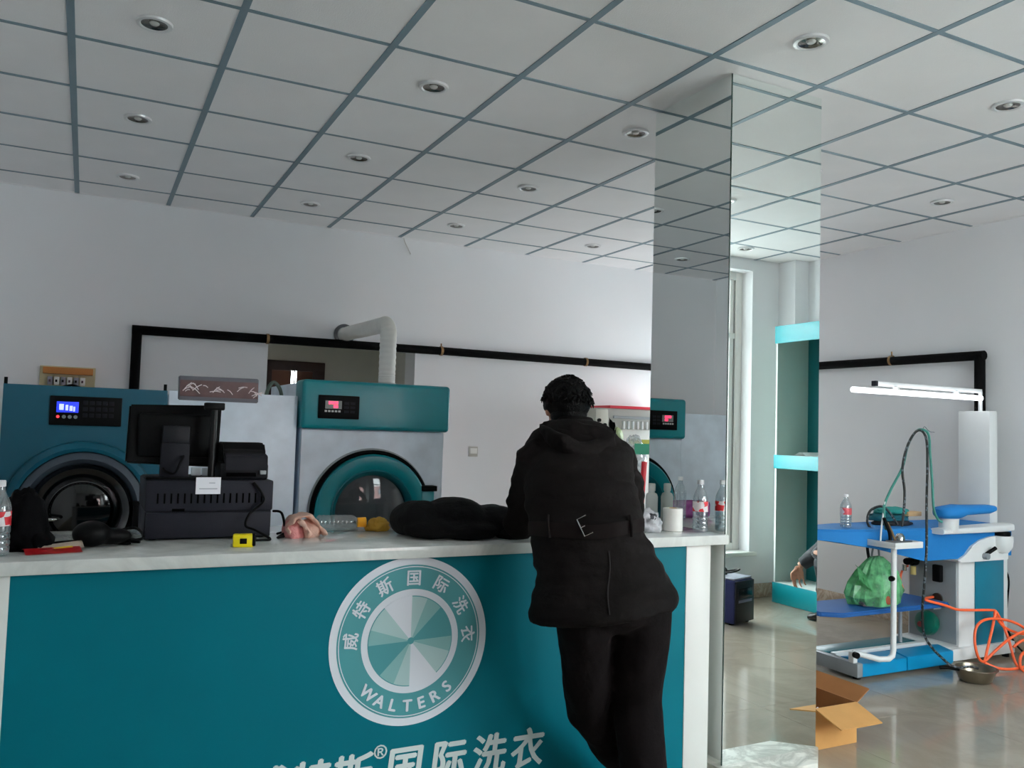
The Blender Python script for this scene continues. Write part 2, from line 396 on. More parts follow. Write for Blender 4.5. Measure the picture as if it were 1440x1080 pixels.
# ceiling: backing, separate boards in a metal grid
ce = struct(box('ceiling', (XL, XR, YF, YB, CEIL+.02, CEIL+.06), M('ceiling_void', (90, 90, 90), .9), bev=0))
GX, GY = -.135, 3.2955
xl = [XL]+[GX+.6*k for k in range(-1, 10) if XL < GX+.6*k < XR]+[XR]
yl = [YF]+[GY+.6*k for k in range(-8, 6) if YF < GY+.6*k < YB]+[YB]
tm = {}
for a, b in zip(xl, xl[1:]):
    for c, d in zip(yl, yl[1:]):
        if a >= XJ-.1 and d <= YF2+.02: continue
        c2 = max(c, YF2) if a >= XJ-.1 else c
        key = (round(b-a, 3), round(d-c2, 3))
        if key not in tm:
            bm = bmesh.new(); bbox(bm, .012, key[0]-.012, .008, key[1]-.008, 0, .012, bev=.0015, seg=1)
            me = bpy.data.meshes.new('panel'); bmesh.ops.recalc_face_normals(bm, faces=bm.faces[:]); bm.to_mesh(me); bm.free()
            me.materials.append(ceil_m); tm[key] = me
        o = bpy.data.objects.new('panel', tm[key]); COL.objects.link(o)
        o.location = (a, c2, CEIL+.002+random.uniform(0, .002)); o.parent = ce
for x in xl[1:-1]:
    box('main_runner', (x-.015, x+.015, YF2 if x > XJ else YF, YB, CEIL, CEIL+.02), bar_m, ce, bev=0)
for yv in yl[1:-1]:
    box('cross_runner', (XL, XR if yv > YF2 else XJ, yv-.011, yv+.011, CEIL+.0005, CEIL+.02), bar_m, ce, bev=0)
box('edge_strip', (XL, XR, YB-.02, YB, CEIL, CEIL+.02), ceil_m, ce, bev=0)
box('edge_strip', (XR-.02, XR, .1, YB, CEIL, CEIL+.02), ceil_m, ce, bev=0)

# skirting
struct(box('baseboard_back', (XL, OX0, YB-.012, YB, 0, .12), skirt_m)); struct(box('baseboard_back', (OX1, XR, YB-.012, YB, 0, .12), skirt_m))
struct(box('baseboard_right', (XR-.012, XR, .1, YB-.012, 0, .12), skirt_m))
struct(box('baseboard_left', (XL, XL+.012, YF, YB-.012, 0, .12), skirt_m))
struct(box('baseboard_front', (XJ, 5.55, YF2, YF2+.012, 0, .12), skirt_m))

# window by the pillar's front mirror, added shopfront door behind the photographer
aludark_m = M('window_seal', (150, 148, 146), .5, var=.03)
w = struct(box('window_1', (WX0+.0705, WX1-.0705, -.30, -.23, WZ0, WZ0+.06), alu_m, bev=.004))
for x0, x1 in ((WX0, WX0+.07), (WX1-.07, WX1)): box('frame', (x0, x1, -.30, -.23, WZ0, WZ1), alu_m, w)
box('frame', (WX0+.0705, WX1-.0705, -.30, -.23, WZ1-.07, WZ1), alu_m, w)
box('seal', (WX1-.078, WX1-.070, -.295, -.24, WZ0+.06, WZ1-.07), aludark_m, w)
for x0 in (3.80, 4.50): box('mullion', (x0, x0+.08, -.29, -.24, WZ0+.06, WZ1-.07), alu_m, w)
box('transom', (WX0+.07, WX1-.07, -.29, -.24, 2.28, 2.33), alu_m, w)
for x0, x1 in ((WX0+.07, 3.80), (3.88, 4.50), (4.58, WX1-.08)):
    for z0, z1 in ((WZ0+.06, 2.28), (2.33, WZ1-.07)):
        s = box('sash', (x0, x0+.045, -.28, -.25, z0, z1), alu_m, w)
        box('sash', (x1-.045, x1, -.28, -.25, z0, z1), alu_m, w)
        box('pane', (x0+.045, x1-.045, -.267, -.263, z0, z1), glass_m, w, bev=0)
box('sill', (WX0-.06, WX1+.06, YF2-.14, YF2+.035, WZ0-.035, WZ0), M('window_sill_stone', (228, 228, 222), .3, var=.02), w, bev=.005)
d = struct(box('door_1_added', (1.7, 2.7, YF-.15, YF-.09, 2.34, 2.4), alu_m, bev=.004))  # glazed door added out of view to throw daylight on the counter
for x0, x1 in ((1.7, 1.76), (2.64, 2.7)): box('frame', (x0, x1, YF-.15, YF-.09, 0, 2.34), alu_m, d)
lf_ = box('leaf', (1.76, 2.64, YF-.14, YF-.10, .005, 1.25), M('door_grey', (170, 172, 176), .5, var=.03), d)
for b in ((1.76, 1.82, 1.25, 2.34), (2.58, 2.64, 1.25, 2.34), (1.82, 2.58, 2.26, 2.34)): box('stile', (b[0], b[1], YF-.14, YF-.10, b[2], b[3]), alu_m, lf_)
box('pane', (1.82, 2.58, YF-.123, YF-.117, 1.25, 2.26), glass_m, lf_, bev=0)
cyl('handle', (1.86, YF-.06, .65), (1.86, YF-.06, 1.05), .014, chrome_m, lf_)

# house across the street, seen small and bleached through the window
hs = thing('street_building', 'pale pink building across the street, seen through the window glass', 'building', (8, -22, -.06))
box('wall', (0, 18, -24, -22, -.06, 7), M('pink_render', (214, 172, 168), .9), hs, bev=0)
for k in range(6):
    for z in (1.0, 4.2):
        wn = box('window', (1.0+2.8*k, 2.4+2.8*k, -22.02, -21.96, z, z+1.7), M('street_window', (150, 170, 176), .2), hs, bev=0)

# ------------------------------------------------------------------ mirrored pillar
pl = thing('mirrored_pillar', 'square pillar clad from plinth to ceiling in mirror glass', 'pillar', ((PX0+PX1)/2, (PY0+PY1)/2, 0))
e = .006
box('core', (PX0+e, PX1-e, PY0+e, PY1-e, .026, CEIL), wall_m, pl, bev=0)
g = .0015
box('mirror_panel', (PX0+g, PX1-g, PY0, PY0+e, .026, CEIL-.001), mirror_m, pl, bev=0)
box('mirror_panel', (PX0, PX0+e, PY0+g, PY1-g, .026, CEIL-.001), mirror_m, pl, bev=0)
box('mirror_panel', (PX1-e, PX1, PY0+g, PY1-g, .026, CEIL-.001), mirror_m, pl, bev=0)
box('mirror_panel', (PX0+g, PX1-g, PY1-e, PY1, .026, CEIL-.001), mirror_m, pl, bev=0)
for x, yv in ((PX0+.001, PY0+.001),):
    box('edge_trim', (x-.0022, x+.0022, yv-.0022, yv+.0022, .026, CEIL-.001), mirror_edge_m, pl, bev=0)
prism('plinth', [(PX0-.03, PY0-.14), (2.845, PY0-.14), (PX1+.012, PY0-.004), (PX1+.012, PY1+.012), (PX0-.03, PY1+.012)], 'z', 0, .026, plinth_m, pl, bev=.002)

# ------------------------------------------------------------------ service counter
CT, CF, CB = .985, 2.75, 3.45
CX0, CX1 = -.30, 2.37
ct = thing('service_counter', 'long reception counter with teal front, white end posts and printed laundry emblem', 'counter', (1.03, 3.1, 0))
FY = 2.79
box('front_panel', (-.167, 2.242, FY, FY+.018, .0, CT-.04), teal_m, ct, bev=0)
box('post', (CX0, -.167, FY-.004, CB-.05, 0, CT-.04), white_m, ct)
box('post', (2.242, CX1, FY-.004, CB-.05, 0, CT-.04), white_m, ct)
box('shelf', (-.167, 2.242, FY+.02, CB-.08, .45, .47), white_m, ct)
ECX, ECZ, ER = 1.047, .656, .288
logo_white = M('emblem_white', (226, 228, 236), .4, var=.01); logo_teal = M('emblem_teal', (72, 150, 156), .4, var=.02)
logo_l = M('emblem_pale', (176, 204, 204), .4, var=.02); logo_mid = M('emblem_grey_green', (132, 182, 182), .4, var=.02)
em = ringplate('emblem', ECX, ECZ, FY-.0015, 0, ER, logo_white, ct, th=.0015, seg=96)
em['label'] = 'round white and teal emblem with pinwheel centre'
ringplate('band', ECX, ECZ, FY-.0022, .178, .262, logo_teal, em, th=.001, seg=96)
ringplate('ring_line', ECX, ECZ, FY-.0026, .2535, .2565, logo_white, em, th=.001, seg=96)
ringplate('pinwheel_disc', ECX, ECZ, FY-.0022, 0, .155, logo_teal, em, th=.001, seg=72)
D = math.radians
for base in (0, 180):
    for a, b, mt in ((-40, 0, logo_white), (0, 22, logo_mid), (22, 45, logo_l if 0 else logo_mid), (88, 108, logo_mid), (108, 140, logo_l)):
        if (a, b) == (0, 22): mt = logo_l
        ringplate('wedge', ECX, ECZ, FY-.0028, .012, .155 if mt is logo_white else .152, mt, em, D(a+base), D(b+base), th=.001, seg=96)
for k, ch in enumerate('威特斯国际洗衣'):
    a = D(-87+29*k+1)
    text('lettering', ch, .058, ECX+.216*math.sin(a), FY-.0032, ECZ+.216*math.cos(a), logo_white, em, ang=a, bold=.0012)
for k, ch in enumerate('WALTERS'):
    a = D(-42+13.6*k)
    text('lettering', ch, .056, ECX+.220*math.sin(a), FY-.0032, ECZ-.220*math.cos(a), logo_white, em, ang=-a, bold=.0018)
LZ = None
big = [('威', 372, 1125), ('特', 436, 1117), ('斯', 495, 1098), ('国', 569, 1074), ('际', 631, 1065), ('洗', 688, 1058), ('衣', 742, 1050)]
for ch, px, pyc in big:
    p = atY(px, pyc, FY)
    text('lettering', ch, .150, p.x, FY-.0012, .226, M('sign_letter_white', (214, 222, 220), .4, var=.01), ct, bold=.0045, shear=.12, sx=.92)
p = atY(535, 1057, FY); text('lettering', '®', .062, p.x, FY-.0012, p.z, MATS['sign_letter_white'], ct, bold=.0008)
box('countertop', (CX0-.02, PX0-.003, CF, CB, CT-.04, CT), top_m, bev=.003)
tag(bpy.data.objects['countertop'], 'glossy white stone countertop lying on the teal reception counter', 'countertop')

# ------------------------------------------------------------------ machines behind the counter
MY = 4.80
dc = thing('dry_cleaning_machine', 'dark teal dry cleaning machine with round chrome porthole and blue lit screen', 'laundry machine', (0, 5.3, 0))
box('body', (-.365, .380, MY+.02, 5.85, .0, 1.53), M('machine_side_grey', (150, 156, 160), .5, var=.04), dc)
DX, DZ, DR = .005, .925, .335
# front sheet with a round hole is built as a ring-cornered plate
def holed_plate(name, x0, x1, z0, z1, y0, y1, cx, cz, r, mat, parent, seg=64):
    bm = bmesh.new(); A = []; Bv = []
    for k in range(seg):
        a = 2*PI*k/seg; dx, dz = math.sin(a), math.cos(a)
        t = min(((x1-cx)/dx if dx > 1e-9 else 1e9), ((x0-cx)/dx if dx < -1e-9 else 1e9),
                ((z1-cz)/dz if dz > 1e-9 else 1e9), ((z0-cz)/dz if dz < -1e-9 else 1e9))
        A.append((cx+r*dx, cz+r*dz)); Bv.append((cx+t*dx, cz+t*dz))
    def ring(pts, y): return [bm.verts.new((p[0], y, p[1])) for p in pts]
    a0, b0, a1, b1 = ring(A, y0), ring(Bv, y0), ring(A, y1), ring(Bv, y1)
    cor = [(x1, z1), (x1, z0), (x0, z0), (x0, z1)]
    for k in range(seg):
        j = (k+1) % seg
        bm.faces.new((a0[k], a0[j], b0[j], b0[k])); bm.faces.new((a1[k], b1[k], b1[j], a1[j]))
        bm.faces.new((a0[k], a1[k], a1[j], a0[j])); bm.faces.new((b0[k], b0[j], b1[j], b1[k]))
    # square the corners
    for q in cor:
        for vs in (b0, b1):
            v = min(vs, key=lambda v: (v.co.x-q[0])**2+(v.co.z-q[1])**2); v.co.x, v.co.z = q
    return obj(name, bm, mat, parent)
holed_plate('front_panel', -.367, .382, .02, 1.552, MY, MY+.02, DX, DZ, .30, M('deep_teal_paint', (0, 86, 108), .35, var=.05), dc, seg=64)
lathe('door_surround', [(.352, 0), (.345, .03), (.318, .05), (.30, .045), (.298, -.01)], (DX, MY-.001, DZ), (0, -1, 0), M('deep_teal_paint', (0, 104, 122)), dc, seg=64)
lathe('door_bowl', [(.298, -.01), (.295, .035), (.262, .052), (.243, .03), (.233, .0), (.232, -.05)], (DX, MY, DZ), (0, -1, 0), M('slate_plastic', (70, 80, 92), .35, var=.05), dc, seg=64)
dr = lathe('porthole', [(.232, .0), (.232, .05), (.218, .078), (.195, .07), (.172, .035), (.160, .042), (.148, .05), (.140, .03)], (DX, MY, DZ), (0, -1, 0), M('dark_chrome', (96, 96, 98), .14, 1, var=0), dc, seg=64)
lathe('porthole_glass', [(.14, .03), (.10, .045), (0, .055)], (DX, MY, DZ), (0, -1, 0), darkglass_m, dr, seg=48)
lathe('drum', [(.22, -.01), (.22, -.3), (0, -.3)], (DX, MY, DZ), (0, -1, 0), black_m, dc, seg=48)
tube('handle', [(DX-.205, MY-.09, DZ-.03), (DX-.13, MY-.10, DZ-.032), (DX-.10, MY-.075, DZ-.033)], .009, chrome_m, dr, smooth=4)
box('latch', (DX+.235, DX+.30, MY-.06, MY, DZ-.10, DZ+.05), black_m, dc, bev=.006)
for a, b in ((atY(8, 536, MY), 0), (atY(233, 541, MY), 0)): cyl('bolt', (a.x, MY+.01, 1.55), (a.x, MY+.01, 1.585), .008, black_m, dc)
q0, q1 = atY(71, 556, MY), atY(170, 600, MY)
cpn = box('control_panel', (q0.x, q1.x, MY-.012, MY, q1.z, q0.z), black_m, dc, bev=.004)
sx0, sx1 = atY(80, 566, MY).x, atY(111, 566, MY).x; sz1, sz0 = atY(95, 565, MY).z, atY(95, 580, MY).z
box('screen', (sx0, sx1, MY-.0155, MY-.012, sz0, sz1), M('lcd_blue', (38, 60, 235), .3, emit=1.2, var=.3, scale=60), cpn, bev=.001)
for k, (bx, bw) in enumerate(((.012, .02), (.040, .012), (.058, .014), (.075, .008))):
    box('screen_digits', (sx0+bx, sx0+bx+bw, MY-.0165, MY-.0155, sz0+.012-.002*k, sz1-.012-.004*k), M('lcd_white', (210, 220, 255), .3, emit=1.0, var=0), cpn, bev=0)
cyl('indicator_lamp', (sx0+.008, MY-.018, sz0-.022), (sx0+.008, MY-.012, sz0-.022), .007, M('red_lamp', (255, 60, 70), .3, emit=2, var=0), cpn)
for k in range(3): cyl('button', (sx0+.035+.026*k, MY-.017, sz0-.022), (sx0+.035+.026*k, MY-.012, sz0-.022), .009, greymetal_m, cpn)
for i in range(3):
    for j in range(5): box('key', (sx1+.02+.03*j, sx1+.042+.03*j, MY-.0145, MY-.012, sz1-.012-.032*i, sz1+.008-.032*i), darkgrey_m, cpn, bev=.001)

wc = thing('machine_cabinet', 'tall pale steel machine cabinet between the porthole machine and the dryer', 'cabinet', (.73, 5.3, 0))
box('body', (.386, 1.075, MY+.03, 5.8, .06, 1.535), steel_m, wc, bev=.004)
box('door', (.390, 1.072, MY+.012, MY+.03, .10, 1.555), steel_m, wc, bev=.003)
box('plinth', (.40, 1.06, MY+.06, 5.75, 0, .06), black_m, wc)
p0 = atY(372, 556, 5.2); p1 = atY(385, 540, 5.2); p2 = atY(398, 556, 5.2)
tube('hose', [(p0.x, 5.2, 1.52), (p0.x+.02, 5.2, p1.z-.03), (p1.x, 5.2, p1.z+.01), (p2.x-.02, 5.2, p1.z-.03), (p2.x, 5.2, 1.52)], .011, M('grey_green_hose', (96, 112, 100), .5), wc, smooth=6)

dy = thing('tumble_dryer', 'steel tumble dryer with teal control head, red digits and large round teal door', 'laundry machine', (1.53, 5.2, 0))
dY = 4.775
box('body', (1.10, 1.962, dY+.04, 5.75, .05, 1.64), steel_m, dy, bev=.006)
box('plinth', (1.12, 1.94, dY+.06, 5.7, 0, .05), black_m, dy)
holed_plate('front_panel', 1.097, 1.962, .06, 1.366, dY+.01, dY+.04, 1.515, .895, .28, steel_m, dy)
head = box('control_head', (1.083, 1.985, dY-.03, dY+.16, 1.372, 1.652), tealpaint_m, dy, bev=.022, seg=4)
q0, q1 = atY(448, 555, dY-.03), atY(504, 590, dY-.03)
cpn = box('control_panel', (q0.x, q1.x, dY-.042, dY-.03, q1.z, q0.z), black_m, head, bev=.004)
cw = q1.x-q0.x; chh = q0.z-q1.z
box('display', (q0.x+.16*cw, q0.x+.56*cw, dY-.044, dY-.042, q1.z+.42*chh, q1.z+.77*chh), M('lcd_grey', (120, 130, 128), .3, var=.1), cpn if 0 else head, bev=0)
red_m = M('led_red', (255, 50, 90), .3, emit=3, var=0)
for bx, bz in ((.24, .62), (.30, .62), (.36, .62), (.42, .62), (.36, .46), (.42, .46)):
    box('digit', (q0.x+bx*cw, q0.x+(bx+.045)*cw, dY-.0455, dY-.044, q1.z+bz*chh, q1.z+(bz+.12)*chh), red_m, head, bev=0)
for k in range(5): box('button', (q0.x+(.15+.082*k)*cw, q0.x+(.205+.082*k)*cw, dY-.0445, dY-.042, q1.z+.28*chh, q1.z+.36*chh), M('button_grey', (190, 190, 190), .4), head, bev=0)
for i in range(2):
    for j in range(3): box('key', (q0.x+(.63+.15*i)*cw, q0.x+(.74+.15*i)*cw, dY-.0445, dY-.042, q1.z+(.26+.18*j)*chh, q1.z+(.37+.18*j)*chh), darkgrey_m, head, bev=0)
ux, uz = 1.515, .895
lathe('door_seal', [(.362, 0), (.362, .03), (.345, .04), (.335, .0)], (ux, dY+.01, uz), (0, -1, 0), rubber_m, dy, seg=72)
lathe('seal_rim', [(.372, 0), (.372, .008), (.362, .012), (.362, 0)], (ux, dY+.01, uz), (0, -1, 0), greymetal_m, dy, seg=72)
dd = lathe('door', [(.338, .0), (.338, .05), (.326, .064), (.275, .068), (.245, .05), (.24, .03), (.222, .03), (.215, .0)], (ux, dY+.01, uz), (0, -1, 0), tealpaint_m, dy, seg=72)
lathe('door_ring', [(.250, .054), (.242, .060), (.222, .045), (.214, .02)], (ux, dY+.01, uz), (0, -1, 0), tealdark_m, dd, seg=72)
lathe('door_glass', [(.218, .02), (.15, .035), (0, .045)], (ux, dY+.01, uz), (0, -1, 0), clear('dryer_glass', (150, 150, 150), .04), dd, seg=48)
lathe('drum', [(.275, -.01), (.275, -.5), (0, -.5)], (ux, dY+.01, uz), (0, -1, 0), M('drum_dark', (34, 32, 31), .5, .3), dy, seg=48)
q = atY(597, 686, dY-.05)
box('latch', (q.x-.02, q.x+.075, dY-.07, dY+.01, q.z-.02, q.z+.012), black_m, dy, bev=.004)
box('hinge_plate', (q.x-.02, q.x+.06, dY-.06, dY+.01, q.z-.25, q.z-.02), tealpaint_m, dy, bev=.006)

# exhaust duct with bellows rings
bm = bmesh.new()
ex, eyv, et = 1.79, 5.4, 2.075
path = [(ex, eyv, 1.645), (ex, eyv, 1.70), (ex, eyv, 1.75), (ex, eyv, 1.90), (ex, eyv+.005, et-.04), (ex, eyv+.06, et+.012), (ex+.005, eyv+.16, et+.02), (ex+.02, 6.0, et+.035), (ex+.035, 6.40, et+.05), (ex+.04, 6.635, et+.055)]
P = spline(path, 16); rr = [.054+(.0025 if k % 4 < 2 else 0) for k in range(len(P))]
addtube(bm, P, rr, 20)
dt = obj('exhaust_duct', bm, M('duct_plastic', (236, 234, 228), .5, var=.05), smooth=True, angle=60)
tag(dt, 'white bent exhaust duct rising from the dryer into the wall', 'duct')
lathe('collar', [(.085, 0), (.085, .012), (.06, .02), (.06, 0)], (ex+.04, 6.65, et+.055), (0, -1, 0), M('foil_collar', (120, 120, 124), .3, .8), dt, seg=32)
cyl('clamp', (ex, eyv, 1.655), (ex, eyv, 1.69), .060, M('duct_grey', (176, 176, 172), .4, .4), dt)

# black lagged steam pipe round the room
pz = 2.04; pr_ = .034
pp = thing('steam_pipe', 'black lagged steam pipe running along the back and right walls', 'pipe', (3, 6.6, 0))
py = YB-.045; px_ = XR-.045; pxl = .30
cyl('pipe_section', (pxl, py, .02), (pxl, py, pz), pr_, rubber_m, pp)
cyl('pipe_section', (pxl-.034, py, pz), (2.66, py, pz+.012), pr_, rubber_m, pp)
cyl('pipe_section', (2.66, py, pz+.012), (px_+.034, py, pz+.006), pr_, rubber_m, pp)
cyl('pipe_section', (px_, py+.02, pz+.006), (px_, 3.815-.034, pz-.01), pr_, rubber_m, pp)
cyl('pipe_section', (px_, 3.815, pz-.01), (px_, 3.815, .02), pr_+.002, rubber_m, pp)
bracket_m = M('pipe_clip_brass', (150, 120, 84), .4, .7)
for c in ((1.22, py, pz+.005), (2.66, py, pz+.012), (4.1, py, pz+.01)): lathe('clip', [(.036, -.01), (.04, -.01), (.04, .01), (.036, .01)], c, (1, 0, 0), bracket_m, pp, seg=20, close=True)
for c in ((px_, 4.55, pz),): lathe('clip', [(.036, -.01), (.04, -.01), (.04, .01), (.036, .01)], c, (0, 1, 0), bracket_m, pp, seg=20, close=True)
cyl('hanger', (2.66, py, pz+.03), (2.66, py, pz+.075), .006, bracket_m, pp); cyl('hanger', (px_, 4.55, pz+.03), (px_, 4.55, pz+.07), .006, bracket_m, pp)

# distribution box above the porthole machine
a, b = atY(56, 513, YB-.08), atY(133, 548, YB-.08)
db = thing('distribution_box', 'small clear-lidded fuse box with wooden top edge above the porthole machine', 'fuse box', ((a.x+b.x)/2, YB-.04, b.z-.05))
box('back_plate', (a.x, b.x, YB-.03, YB, b.z-.06, a.z), M('box_cream', (196, 186, 150), .6), db)
box('top_board', (a.x+.02, b.x-.015, YB-.085, YB-.03, a.z-.055, a.z-.01), M('amber_board', (176, 112, 46), .6), db)
for k in range(6): box('breaker', (a.x+.05+.04*k, a.x+.082+.04*k, YB-.07, YB-.03, a.z-.13, a.z-.075), white_m if k % 2 else M('breaker_grey', (140, 140, 150), .5), db, bev=.002)
for k in range(6): box('toggle', (a.x+.058+.04*k, a.x+.07+.04*k, YB-.078, YB-.07, a.z-.112, a.z-.095), M('toggle_dark', (70, 30, 50), .5) if k in (0, 3, 5) else black_m, db, bev=.001)
tube('cable', [(a.x+.13, YB-.06, a.z-.15), (a.x+.2, YB-.1, a.z-.13), (a.x+.27, YB-.06, a.z-.15)], .008, black_m, db, smooth=5)

# light switch on the back wall
q = atY(665, 635, YB)
sw = thing('light_switch', 'small white light switch plate on the back wall beside the dryer', 'switch', (q.x, YB, q.z-.04))
box('plate', (q.x-.043, q.x+.043, YB-.009, YB, q.z-.043, q.z+.043), M('switch_rim', (190, 186, 178), .4), sw, bev=.003)
box('rocker', (q.x-.03, q.x+.034, YB-.014, YB-.009, q.z-.018, q.z+.03), M('switch_white', (245, 244, 240), .25), sw, bev=.003)

# loose wire under the ceiling
q = atY(568, 335, YB-.02); q2 = atY(577, 358, YB-.02)
tag(tube('loose_wire', [(q.x, YB-.02, CEIL-.005), (q.x+.01, YB-.03, q.z-.04), (q2.x, YB-.03, q2.z)], .004, M('wire_pale', (206, 200, 196), .5), smooth=5), 'thin loose pale wire hanging from the ceiling edge', 'wire')

# ------------------------------------------------------------------ ceiling downlights
def downlight():
    t = thing('downlight', '', 'downlight', (0, 0, CEIL))
    lathe('rim', [(.070, .002), (.068, -.008), (.056, -.010), (.050, -.005), (.050, .001)], (0, 0, CEIL), (0, 0, 1), M('downlight_rim', (226, 226, 226), .3, .3, var=0), t, seg=28)
    lathe('reflector', [(.052, -.006), (.036, 0), (0, .0005)], (0, 0, CEIL), (0, 0, 1), M('reflector_dark', (120, 118, 112), .15, .9, var=0), t, seg=28)
    lathe('lamp', [(0, -.009), (.012, -.008), (.018, -.004), (.02, .001)], (0, 0, CEIL), (0, 0, 1), M('lamp_glass', (200, 200, 196), .15, var=0), t, seg=16)
    return t
dl0 = downlight(); used = False
nm = {.5: 'left', 2.5: 'second', 4.4: 'middle', 6.5: 'fourth', 8.48: 'right'}
lab = {(.5, .5): 'chrome ceiling downlight nearest the top left corner', (.5, 2.5): 'chrome downlight, middle of the leftmost row on the ceiling', (.5, 4.5): 'chrome downlight nearest the back wall in the leftmost row',
       (2.5, .5): 'chrome downlight high in the second row from the left', (2.5, 2.5): 'chrome downlight, middle of the second row from the left', (2.5, 4.5): 'chrome downlight nearest the back wall in the second row',
       (4.4, .5): 'chrome downlight just left of the pillar top', (4.4, 2.5): 'chrome downlight, middle of the row left of the pillar', (4.4, 4.5): 'chrome downlight nearest the back wall in the row left of the pillar',
       (6.5, 4.5): 'chrome downlight over the back wall just left of the pillar mirror', (4.4, -1.5): 'chrome downlight above the pillar at the picture top', (6.5, -1.5): 'chrome downlight at the right edge, above the ironing table',
       (8.48, .5): 'small chrome downlight over the right wall and lit lamp', (6.5, -3.45): 'chrome downlight seen reflected in the pillar front mirror', (8.35, -5.15): 'chrome downlight by the window, reflected low in the pillar mirror',
       (8.48, 2.5): 'chrome downlight behind the pillar, second from back along the right wall', (6.5, .5): 'chrome downlight closest behind the mirrored pillar', (6.5, 2.5): 'chrome downlight behind the pillar, midway to the back wall', (8.48, 4.5): 'chrome downlight in the far right ceiling corner behind the pillar',
       (8.48, -1.5): 'chrome downlight above the shelf unit side, nearest the right wall'}
for (u, v), lb in lab.items():
    o = dl0 if not used else copy_tree(dl0); used = True
    o.location = (GX+.6*u, GY+.6*v, CEIL); o['label'] = lb; o['group'] = 'ceiling downlights'

# ------------------------------------------------------------------ till on the counter
till_m = M('till_charcoal', (36, 36, 44), .55, spec=.15, var=.06, bump=.05, bscale=200)
rzt = math.radians(-3)
tb_x0, tb_x1, tb_y0, tb_y1 = .195, .615, 3.10, 3.43
cd = thing('cash_drawer', 'charcoal metal cash drawer at the bottom of the till stack', 'cash drawer', (.405, 3.26, CT))
box('casing', (tb_x0, tb_x1, tb_y0+.01, tb_y1, CT+.004, CT+.098), till_m, cd, bev=.004)
box('drawer_front', (tb_x0+.004, tb_x1-.004, tb_y0, tb_y0+.01, CT+.008, CT+.094), till_m, cd, bev=.003)
for x in (tb_x0+.03, tb_x1-.03):
    for yv in (tb_y0+.04, tb_y1-.04): cyl('foot', (x, yv, CT), (x, yv, CT+.005), .012, black_m, cd, seg=12)
ps = thing('till_base_unit', 'charcoal till base with row of vent slots and white sticker', 'till', (.405, 3.26, CT+.098))
tz0, tz1 = CT+.0985, CT+.205
box('casing', (tb_x0-.002, tb_x1+.002, tb_y0-.004, tb_y1, tz0, tz1), till_m, ps, bev=.006)
slot_m = M('slot_black', (3, 3, 4), .9, spec=.05, var=0)
for k in range(17):
    x = tb_x0+.035+.0215*k
    box('vent_slot', (x, x+.0055, tb_y0-.0055, tb_y0-.003, tz0+.028, tz0+.062), slot_m, ps, bev=0)
box('notch', (tb_x0+.085, tb_x0+.125, tb_y0-.0055, tb_y0-.003, tz0+.001, tz0+.010), slot_m, ps, bev=0)
q = atY(293, 683, tb_y0-.006)
st = box('sticker', (q.x-.041, q.x+.041, tb_y0-.0075, tb_y0-.004, q.z-.029, q.z+.029), M('sticker_white', (244, 242, 248), .3, var=.01), ps, bev=0)
box('print_line', (q.x-.03, q.x+.03, tb_y0-.008, tb_y0-.0075, q.z-.012, q.z-.009), M('print_grey', (176, 176, 186), .5), st, bev=0)
box('print_line', (q.x+.002, q.x+.022, tb_y0-.008, tb_y0-.0075, q.z+.008, q.z+.011), MATS['print_grey'], st, bev=0)
# monitor seen from behind
mn = thing('till_monitor', 'black flat till monitor seen from behind, standing on the till', 'monitor', (.30, 3.24, tz1))
a, b, c, d = atY(183, 568, 3.22), atY(314, 570, 3.22), atY(306, 656, 3.22), atY(176, 650, 3.22)
def slab(name, quad, th, mat, parent, bev=.004):
    bm = bmesh.new(); n = (quad[1]-quad[0]).cross(quad[3]-quad[0]).normalized()
    if n.y < 0: n = -n
    v0 = [bm.verts.new(p) for p in quad]; v1 = [bm.verts.new(p+n*th) for p in quad]
    bm.faces.new(v0); bm.faces.new(v1[::-1])
    for i in range(4): bm.faces.new((v0[i], v0[(i+1) % 4], v1[(i+1) % 4], v1[i]))
    if bev: bmesh.ops.bevel(bm, geom=bm.edges[:], offset=bev, segments=2, affect='EDGES')
    return obj(name, bm, mat, parent, smooth=True, angle=35)
tilt = Vector((0, .03, 0))
slab('screen_housing', [a+tilt, b+tilt, c-tilt*0, d-tilt*0], .035, black_m, mn, .006)
cx, cz = (a.x+b.x)/2-.005, (a.z+c.z)/2
box('rear_cover', (a.x+.03, b.x-.035, 3.215, 3.25, c.z+.03, a.z-.03), black_m, mn, bev=.012)
qa, qb = atY(229, 598, 3.2), atY(266, 625, 3.2)
box('hinge_block', (qa.x, qb.x, 3.185, 3.225, qb.z, qa.z), M('hinge_plastic', (26, 26, 31), .5, spec=.2), mn, bev=.006)
qc = atY(264, 668, 3.2)
box('neck', (qa.x-.004, qc.x, 3.175, 3.20, tz1+.004, qb.z+.005), darkgrey_m, mn, bev=.005)
box('foot', (qa.x-.05, qc.x+.05, 3.14, 3.33, tz1, tz1+.008), black_m, mn, bev=.003)
for k in (0, 1): box('port_cover', (qc.x+.012+.036*k, qc.x+.045+.036*k, 3.205, 3.215, c.z-.032, c.z-.004), M('port_white', (216, 224, 230), .4), mn, bev=.003)
tube('cable', [(qc.x-.02, 3.17, qb.z-.04), (qc.x-.035, 3.15, tz1+.05), (qc.x-.05, 3.16, tz1+.02), (qc.x-.08, 3.17, tz1+.03), (qc.x-.085, 3.19, tz1+.05)], .004, black_m, mn, smooth=5)
